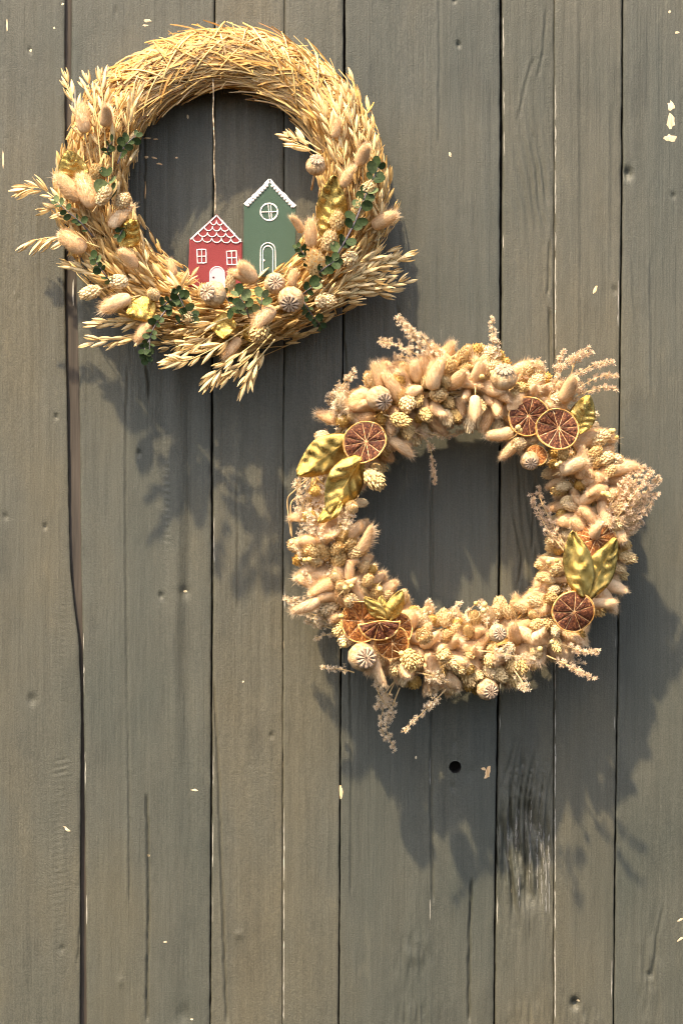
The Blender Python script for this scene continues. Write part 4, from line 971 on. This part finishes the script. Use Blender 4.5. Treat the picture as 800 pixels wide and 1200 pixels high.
SPR = [  # (points, material, density, branch length)
    ([(515, 432, .07), (495, 410, .072), (478, 388, .066), (466, 370, .06)], 1, 1.3, .009), ([(505, 428, .075), (485, 414, .075), (463, 404, .066), (446, 400, .06)], 1, 1.2, .008), ([(522, 430, .075), (506, 408, .078), (488, 392, .07), (474, 384, .064)], 1, 1.2, .008), ([(500, 432, .06), (480, 420, .06), (462, 416, .055)], 1, 1.1, .007),
    ([(576, 432, .075), (578, 412, .075), (577, 392, .07), (575, 372, .064)], 1, 1.2, .006), ([(584, 438, .07), (581, 418, .07), (584, 398, .065)], 1, 1.0, .005),
    ([(640, 470, .075), (652, 446, .08), (664, 424, .075), (690, 408, .062)], 0, 1.1, .006), ([(642, 474, .08), (664, 450, .084), (690, 430, .076), (720, 424, .062)], 0, 1.1, .006), ([(640, 472, .08), (650, 448, .08), (653, 426, .075), (660, 412, .068)], 0, 1.1, .006),
    ([(645, 478, .08), (672, 458, .082), (700, 442, .072), (722, 440, .062)], 0, 1.0, .006), ([(650, 480, .08), (680, 462, .08), (706, 454, .07), (722, 456, .062)], 0, 1.0, .005), ([(600, 455, .07), (618, 430, .07), (632, 428, .065), (638, 440, .06)], 0, 1.1, .007), ([(606, 452, .065), (622, 436, .062), (634, 446, .058)], 0, 1.0, .006), ([(668, 440, .07), (676, 420, .066), (692, 412, .06)], 0, 1, .006),
    ([(692, 640, .07), (722, 615, .078), (748, 585, .078), (772, 560, .07)], 0, 1.2, .008), ([(690, 642, .075), (716, 600, .08), (738, 570, .08), (754, 548, .072)], 0, 1.2, .008), ([(690, 636, .08), (712, 596, .084), (728, 568, .08), (744, 552, .074)], 0, 1.0, .007),
    ([(694, 645, .07), (728, 622, .074), (750, 604, .074), (770, 578, .068)], 0, 1.2, .008), ([(694, 648, .07), (718, 632, .072), (738, 622, .07), (752, 612, .064)], 0, 1.1, .007), ([(690, 644, .085), (724, 604, .09), (748, 572, .086), (764, 550, .078)], 0, 1.1, .007), ([(692, 640, .06), (720, 620, .062), (744, 600, .06), (758, 580, .056)], 0, 1.2, .008),
    ([(660, 645, .075), (642, 622, .072), (630, 600, .066), (621, 580, .06)], 0, 1.1, .005), ([(662, 640, .07), (646, 612, .068), (634, 588, .062), (630, 572, .058)], 0, 1.0, .006), ([(665, 650, .07), (652, 628, .065), (640, 612, .06)], 0, 1.2, .007),
    ([(410, 512, .065), (398, 490, .07), (396, 468, .068), (418, 434, .06)], 1, 1.3, .009), ([(408, 505, .07), (396, 480, .074), (398, 456, .07), (412, 438, .064)], 1, 1.3, .010), ([(404, 500, .06), (392, 480, .06), (386, 462, .055)], 1, 1.2, .009), ([(400, 500, .06), (388, 488, .058), (378, 484, .055)], 1, .9, .005),
    ([(392, 735, .07), (372, 722, .07), (352, 714, .062), (333, 703, .056)], 1, 1.4, .008), ([(396, 728, .075), (376, 716, .072), (358, 706, .064), (340, 704, .06)], 1, 1.3, .008), ([(392, 738, .065), (374, 732, .06), (358, 728, .055)], 1, 1.2, .007), ([(410, 742, .06), (394, 742, .06), (378, 745, .055), (368, 748, .05)], 1, 1.0, .004),
    ([(415, 788, .06), (400, 784, .06), (388, 784, .056), (377, 782, .05)], 1, 1.0, .005), ([(438, 782, .085), (442, 808, .085), (452, 826, .08), (462, 836, .07)], 1, 1.1, .006), ([(468, 806, .075), (458, 832, .07), (452, 852, .066), (462, 880, .058)], 1, 1.1, .006), ([(462, 800, .07), (452, 822, .066), (446, 846, .06), (452, 868, .055)], 1, .9, .005), ([(462, 798, .08), (448, 816, .076), (440, 830, .07)], 1, 1, .005),
    ([(522, 808, .09), (508, 822, .10), (492, 838, .105), (472, 858, .105)], 1, 1.0, .005), ([(545, 795, .08), (520, 806, .08), (500, 812, .074)], 1, 1, .006),
    ([(652, 752, .09), (672, 760, .105), (688, 764, .115), (702, 764, .12)], 0, 1.1, .006), ([(640, 768, .09), (662, 778, .105), (680, 788, .12), (696, 796, .125)], 0, 1.1, .006), ([(642, 758, .07), (660, 770, .066), (684, 778, .06)], 0, 1.0, .006),
    ([(470, 500, .075), (496, 512, .07), (506, 534, .062), (509, 565, .052)], 0, 1.1, .005), ([(472, 496, .07), (502, 508, .066), (524, 510, .058), (545, 503, .052)], 0, 1.0, .005), ([(470, 492, .06), (496, 502, .058), (520, 500, .054), (536, 496, .05)], 0, 1.1, .006),
    ([(498, 748, .075), (498, 730, .075), (500, 716, .07), (502, 704, .064)], 1, 1.1, .006), ([(538, 745, .075), (534, 728, .075), (532, 714, .07), (540, 706, .064)], 1, 1.2, .006), ([(546, 745, .07), (550, 730, .07), (548, 716, .064)], 1, 1.1, .006), ([(570, 742, .075), (570, 726, .075), (566, 712, .07), (562, 705, .064)], 1, 1.1, .006), ([(572, 742, .07), (580, 726, .07), (588, 712, .064)], 1, 1.1, .006), ([(560, 762, .115), (590, 766, .122), (612, 772, .122), (626, 774, .118)], 1, 1.4, .008), ([(600, 782, .11), (612, 800, .125), (616, 808, .13)], 1, 1.3, .008), ([(488, 788, .11), (506, 792, .116), (526, 800, .11)], 1, 1.2, .007),
    ([(372, 610, .06), (358, 600, .062), (350, 580, .06), (348, 562, .056)], 1, 1.3, .008), ([(376, 560, .06), (366, 540, .06), (364, 526, .055)], 1, 1.0, .006), ([(380, 640, .09), (368, 620, .095), (360, 600, .09)], 1, 1.3, .008), ([(400, 630, .10), (408, 612, .104), (412, 596, .098)], 1, 1.3, .008), ([(368, 660, .08), (354, 650, .078), (346, 640, .07)], 1, 1.2, .006), ([(375, 700, .08), (362, 684, .076), (356, 670, .07)], 1, 1.1, .006)]
for i, (pts, m_, de, br) in enumerate(SPR): pts = [(x, y, d_+(.016*min(1, k_*.6) if y < 690 and math.hypot(pts[-1][0]-538, pts[-1][1]-609) > 170 else 0)) for k_, (x, y, d_) in enumerate(pts)]; spray(lo, pts, M_CREAM if m_ else M_SPRAY, de, br, 500+i)

# grass heads round the ring
def scatter(n_try, kinds, seed):
    rd = random.Random(seed); pts = PTS; count = {}
    for _ in range(n_try):
        kd, lim, rmin = rd.choice(kinds)
        if count.get(kd, 0) >= lim: continue
        th = rd.uniform(0, 2*math.pi); a = math.degrees(th)
        if lump(a, 174, 16) > .5 and rd.random() < .95: continue
        ph = rd.uniform(-1.95, 1.75)
        p, nn, tt = RL.at(th, ph, .017)
        er = Vector((math.cos(th), 0, math.sin(th)))
        sec = math.sin(3*th+.6)*.7+(-.5 if a < 70 or a > 320 else 0)
        inpl = er*(math.sin(ph)*1.25+rd.gauss(.05, .3))+tt*(sec+rd.gauss(0, .45))
        inpl = inpl.normalized() if inpl.length > .05 else tt
        ax = (inpl+Vector((0, -1, 0))*(rd.uniform(.05, .6)+.25*max(0, math.cos(ph)))+nn*rd.uniform(0, .6)).normalized()
        if kd != 'tail': ax = (inpl*.8+nn*rd.uniform(.3, 1.2)+Vector((0, -1, 0))*rd.uniform(.1, .7)).normalized()
        ln = {'tail': rd.uniform(.025, .036), 'head': rd.uniform(.017, .024), 'ochre': rd.uniform(.012, .016)}[kd]
        if math.sin(ph) < -.4: ln *= .84
        out = {'tail': rd.uniform(-.003, .012), 'head': rd.uniform(.0, .014), 'ochre': rd.uniform(.002, .014)}[kd]
        mid = p+nn*(out+.011); base = mid-ax*ln*(.5 if kd == 'tail' else .35)
        if any((mid-q).length < rmin+r2 for q, r2 in pts): continue
        tipw = base+ax*ln
        if math.hypot(tipw.x-RL.c.x, tipw.z-RL.c.z) > (.196 if 100 < a < 235 else .203): continue
        # clear of slices, leaves and pods
        bad = False
        for w_ in (mid, tipw):
            s_ = D/(D+w_.y); px = 400+w_.x*1000*s_; py = 600-(w_.z-ZC)*1000*s_
            if any(math.hypot(px-kx, py-ky) < kr+2 for kx, ky, kr in keep) and -w_.y > .066: bad = True; break
        if bad: continue
        pts.append((mid, rmin)); count[kd] = count.get(kd, 0)+1
        if kd == 'tail':
            k = ln/.030; f = rd.uniform(.92, 1.14); put('bunny_tail', rd.choice(TAILS if rd.random() < .7 else TAILS_AWN), lo, base, aim(ax, rd.uniform(0, 6.28)), (k*f, k*f, k))
        elif kd == 'head':
            k = ln/.021; f = rd.uniform(.9, 1.1); put('canary_grass', rd.choice(HEADS), lo, base, aim(ax, rd.uniform(0, 6.28)), (k*f, k*f, k))
        else:
            k = ln/.013; put('dried_floret', rd.choice(OCHRES), lo, base, aim(ax, rd.uniform(0, 6.28)), k)
    return count
PTS = []
print('scatter', scatter(14000, [('tail', 175, .0060), ('tail', 175, .006), ('head', 120, .0054)], 11), scatter(9000, [('tail', 50, .0052), ('head', 80, .0046), ('head', 80, .0046), ('ochre', 40, .0040)], 12))
# a few placed by eye
for t in [(430, 640, .09, .7, -.35, .3, 32, 1.1), (362, 712, .10, -.75, .6, .4, 30, 1.0), (707, 707, .085, .95, .05, .2, 28, 1.), (437, 785, .098, -.2, .9, .3, 30, 1.1), (475, 788, .11, 0, .9, .5, 24, 1.3), (672, 545, .10, .85, -.45, .4, 34, 1.1), (725, 545, .085, .85, -.5, .2, 34, 1.1), (470, 522, .085, .9, .45, .2, 30, 1.), (556, 478, .10, -.05, .95, .3, 30, 1.), (605, 470, .09, .5, -.8, .3, 30, 1.1), (668, 457, .095, .65, -.75, .3, 36, 1.0), (507, 440, .10, 0, -1, .4, 34, 1.0), (465, 455, .09, -.2, -1, .3, 32, 1.05), (444, 440, .088, -.15, -1, .3, 30, 1.), (600, 524, .09, -.7, .7, .3, 26, 1.), (588, 510, .09, -.9, .35, .3, 28, 1.), (712, 640, .07, .9, .2, .1, 20, 1.), (694, 622, .10, -.3, -.6, .6, 24, 1.2)]:
    tail(lo, *t)
for t in [(437, 560, .095, .65, .7, .4, 26, 1.1), (400, 470, .09, -.1, -1, .4, 22, 1.), (468, 492, .105, .8, .3, .5, 24, 1.), (608, 520, .105, -.5, .1, .8, 20, 1.1), (480, 772, .118, .1, .6, .7, 26, 1.1), (497, 745, .12, -.2, -.1, .95, 24, 1.2), (520, 768, .118, .5, .0, .8, 24, 1.), (412, 595, .10, .1, -.3, .9, 18, 1.1)]:
    head(lo, *t)
for i, (x, y, d, n_, sp) in enumerate([(720, 508, .08, 3, 5), (612, 503, .112, 3, 7), (710, 578, .105, 4, 6), (655, 545, .11, 2, 4), (405, 690, .11, 3, 12), (399, 720, .11, 2, 3), (402, 757, .09, 1, 1), (560, 715, .10, 3, 10), (520, 770, .122, 2, 4), (648, 660, .09, 2, 6), (360, 655, .1, 2, 5), (448, 687, .095, 2, 4), (570, 440, .1, 2, 6), (640, 760, .11, 2, 8), (470, 770, .118, 2, 5)]):
    bead_cluster(lo, x, y, d, n_, sp, 800+i)
# twine: binding on the left and the small knot inside
def twine(pts, r=.0008):
    b = MB(); cv = curve([P(*p)-RL.c for p in pts], 30); b.tube(cv, r, 5); put('binding_twine', b.mesh('binding_twine', M_TWIG), lo, RL.c)
twine([(362, 560, .06), (345, 575, .055), (337, 585, .05), (338, 605, .05), (341, 628, .05)]); twine([(364, 566, .06), (350, 580, .05), (341, 590, .052), (341, 610, .052), (342, 630, .05)])
twine([(416, 556, .05), (410, 575, .062), (405, 586, .07), (413, 592, .06), (417, 586, .055), (412, 578, .06)]); twine([(405, 586, .07), (414, 590, .062), (420, 580, .055), (415, 574, .058)])
for k in range(7): twine([(352+6*k, 620-9*k, .03), (350+4*k, 560-5*k, .058), (384+3*k, 520-3*k, .062), (415+2*k, 488, .06)], .0007)
for k in range(8): twine([(628+2*k, 700-2*k, .06), (644+2*k, 676+k, .07), (662+k, 650, .066)], .0009)
twine([(442, 452, .06), (455, 444, .062), (472, 440, .06)], .001)
for o in bpy.data.objects:
    if '_o' in o: del o['_o']
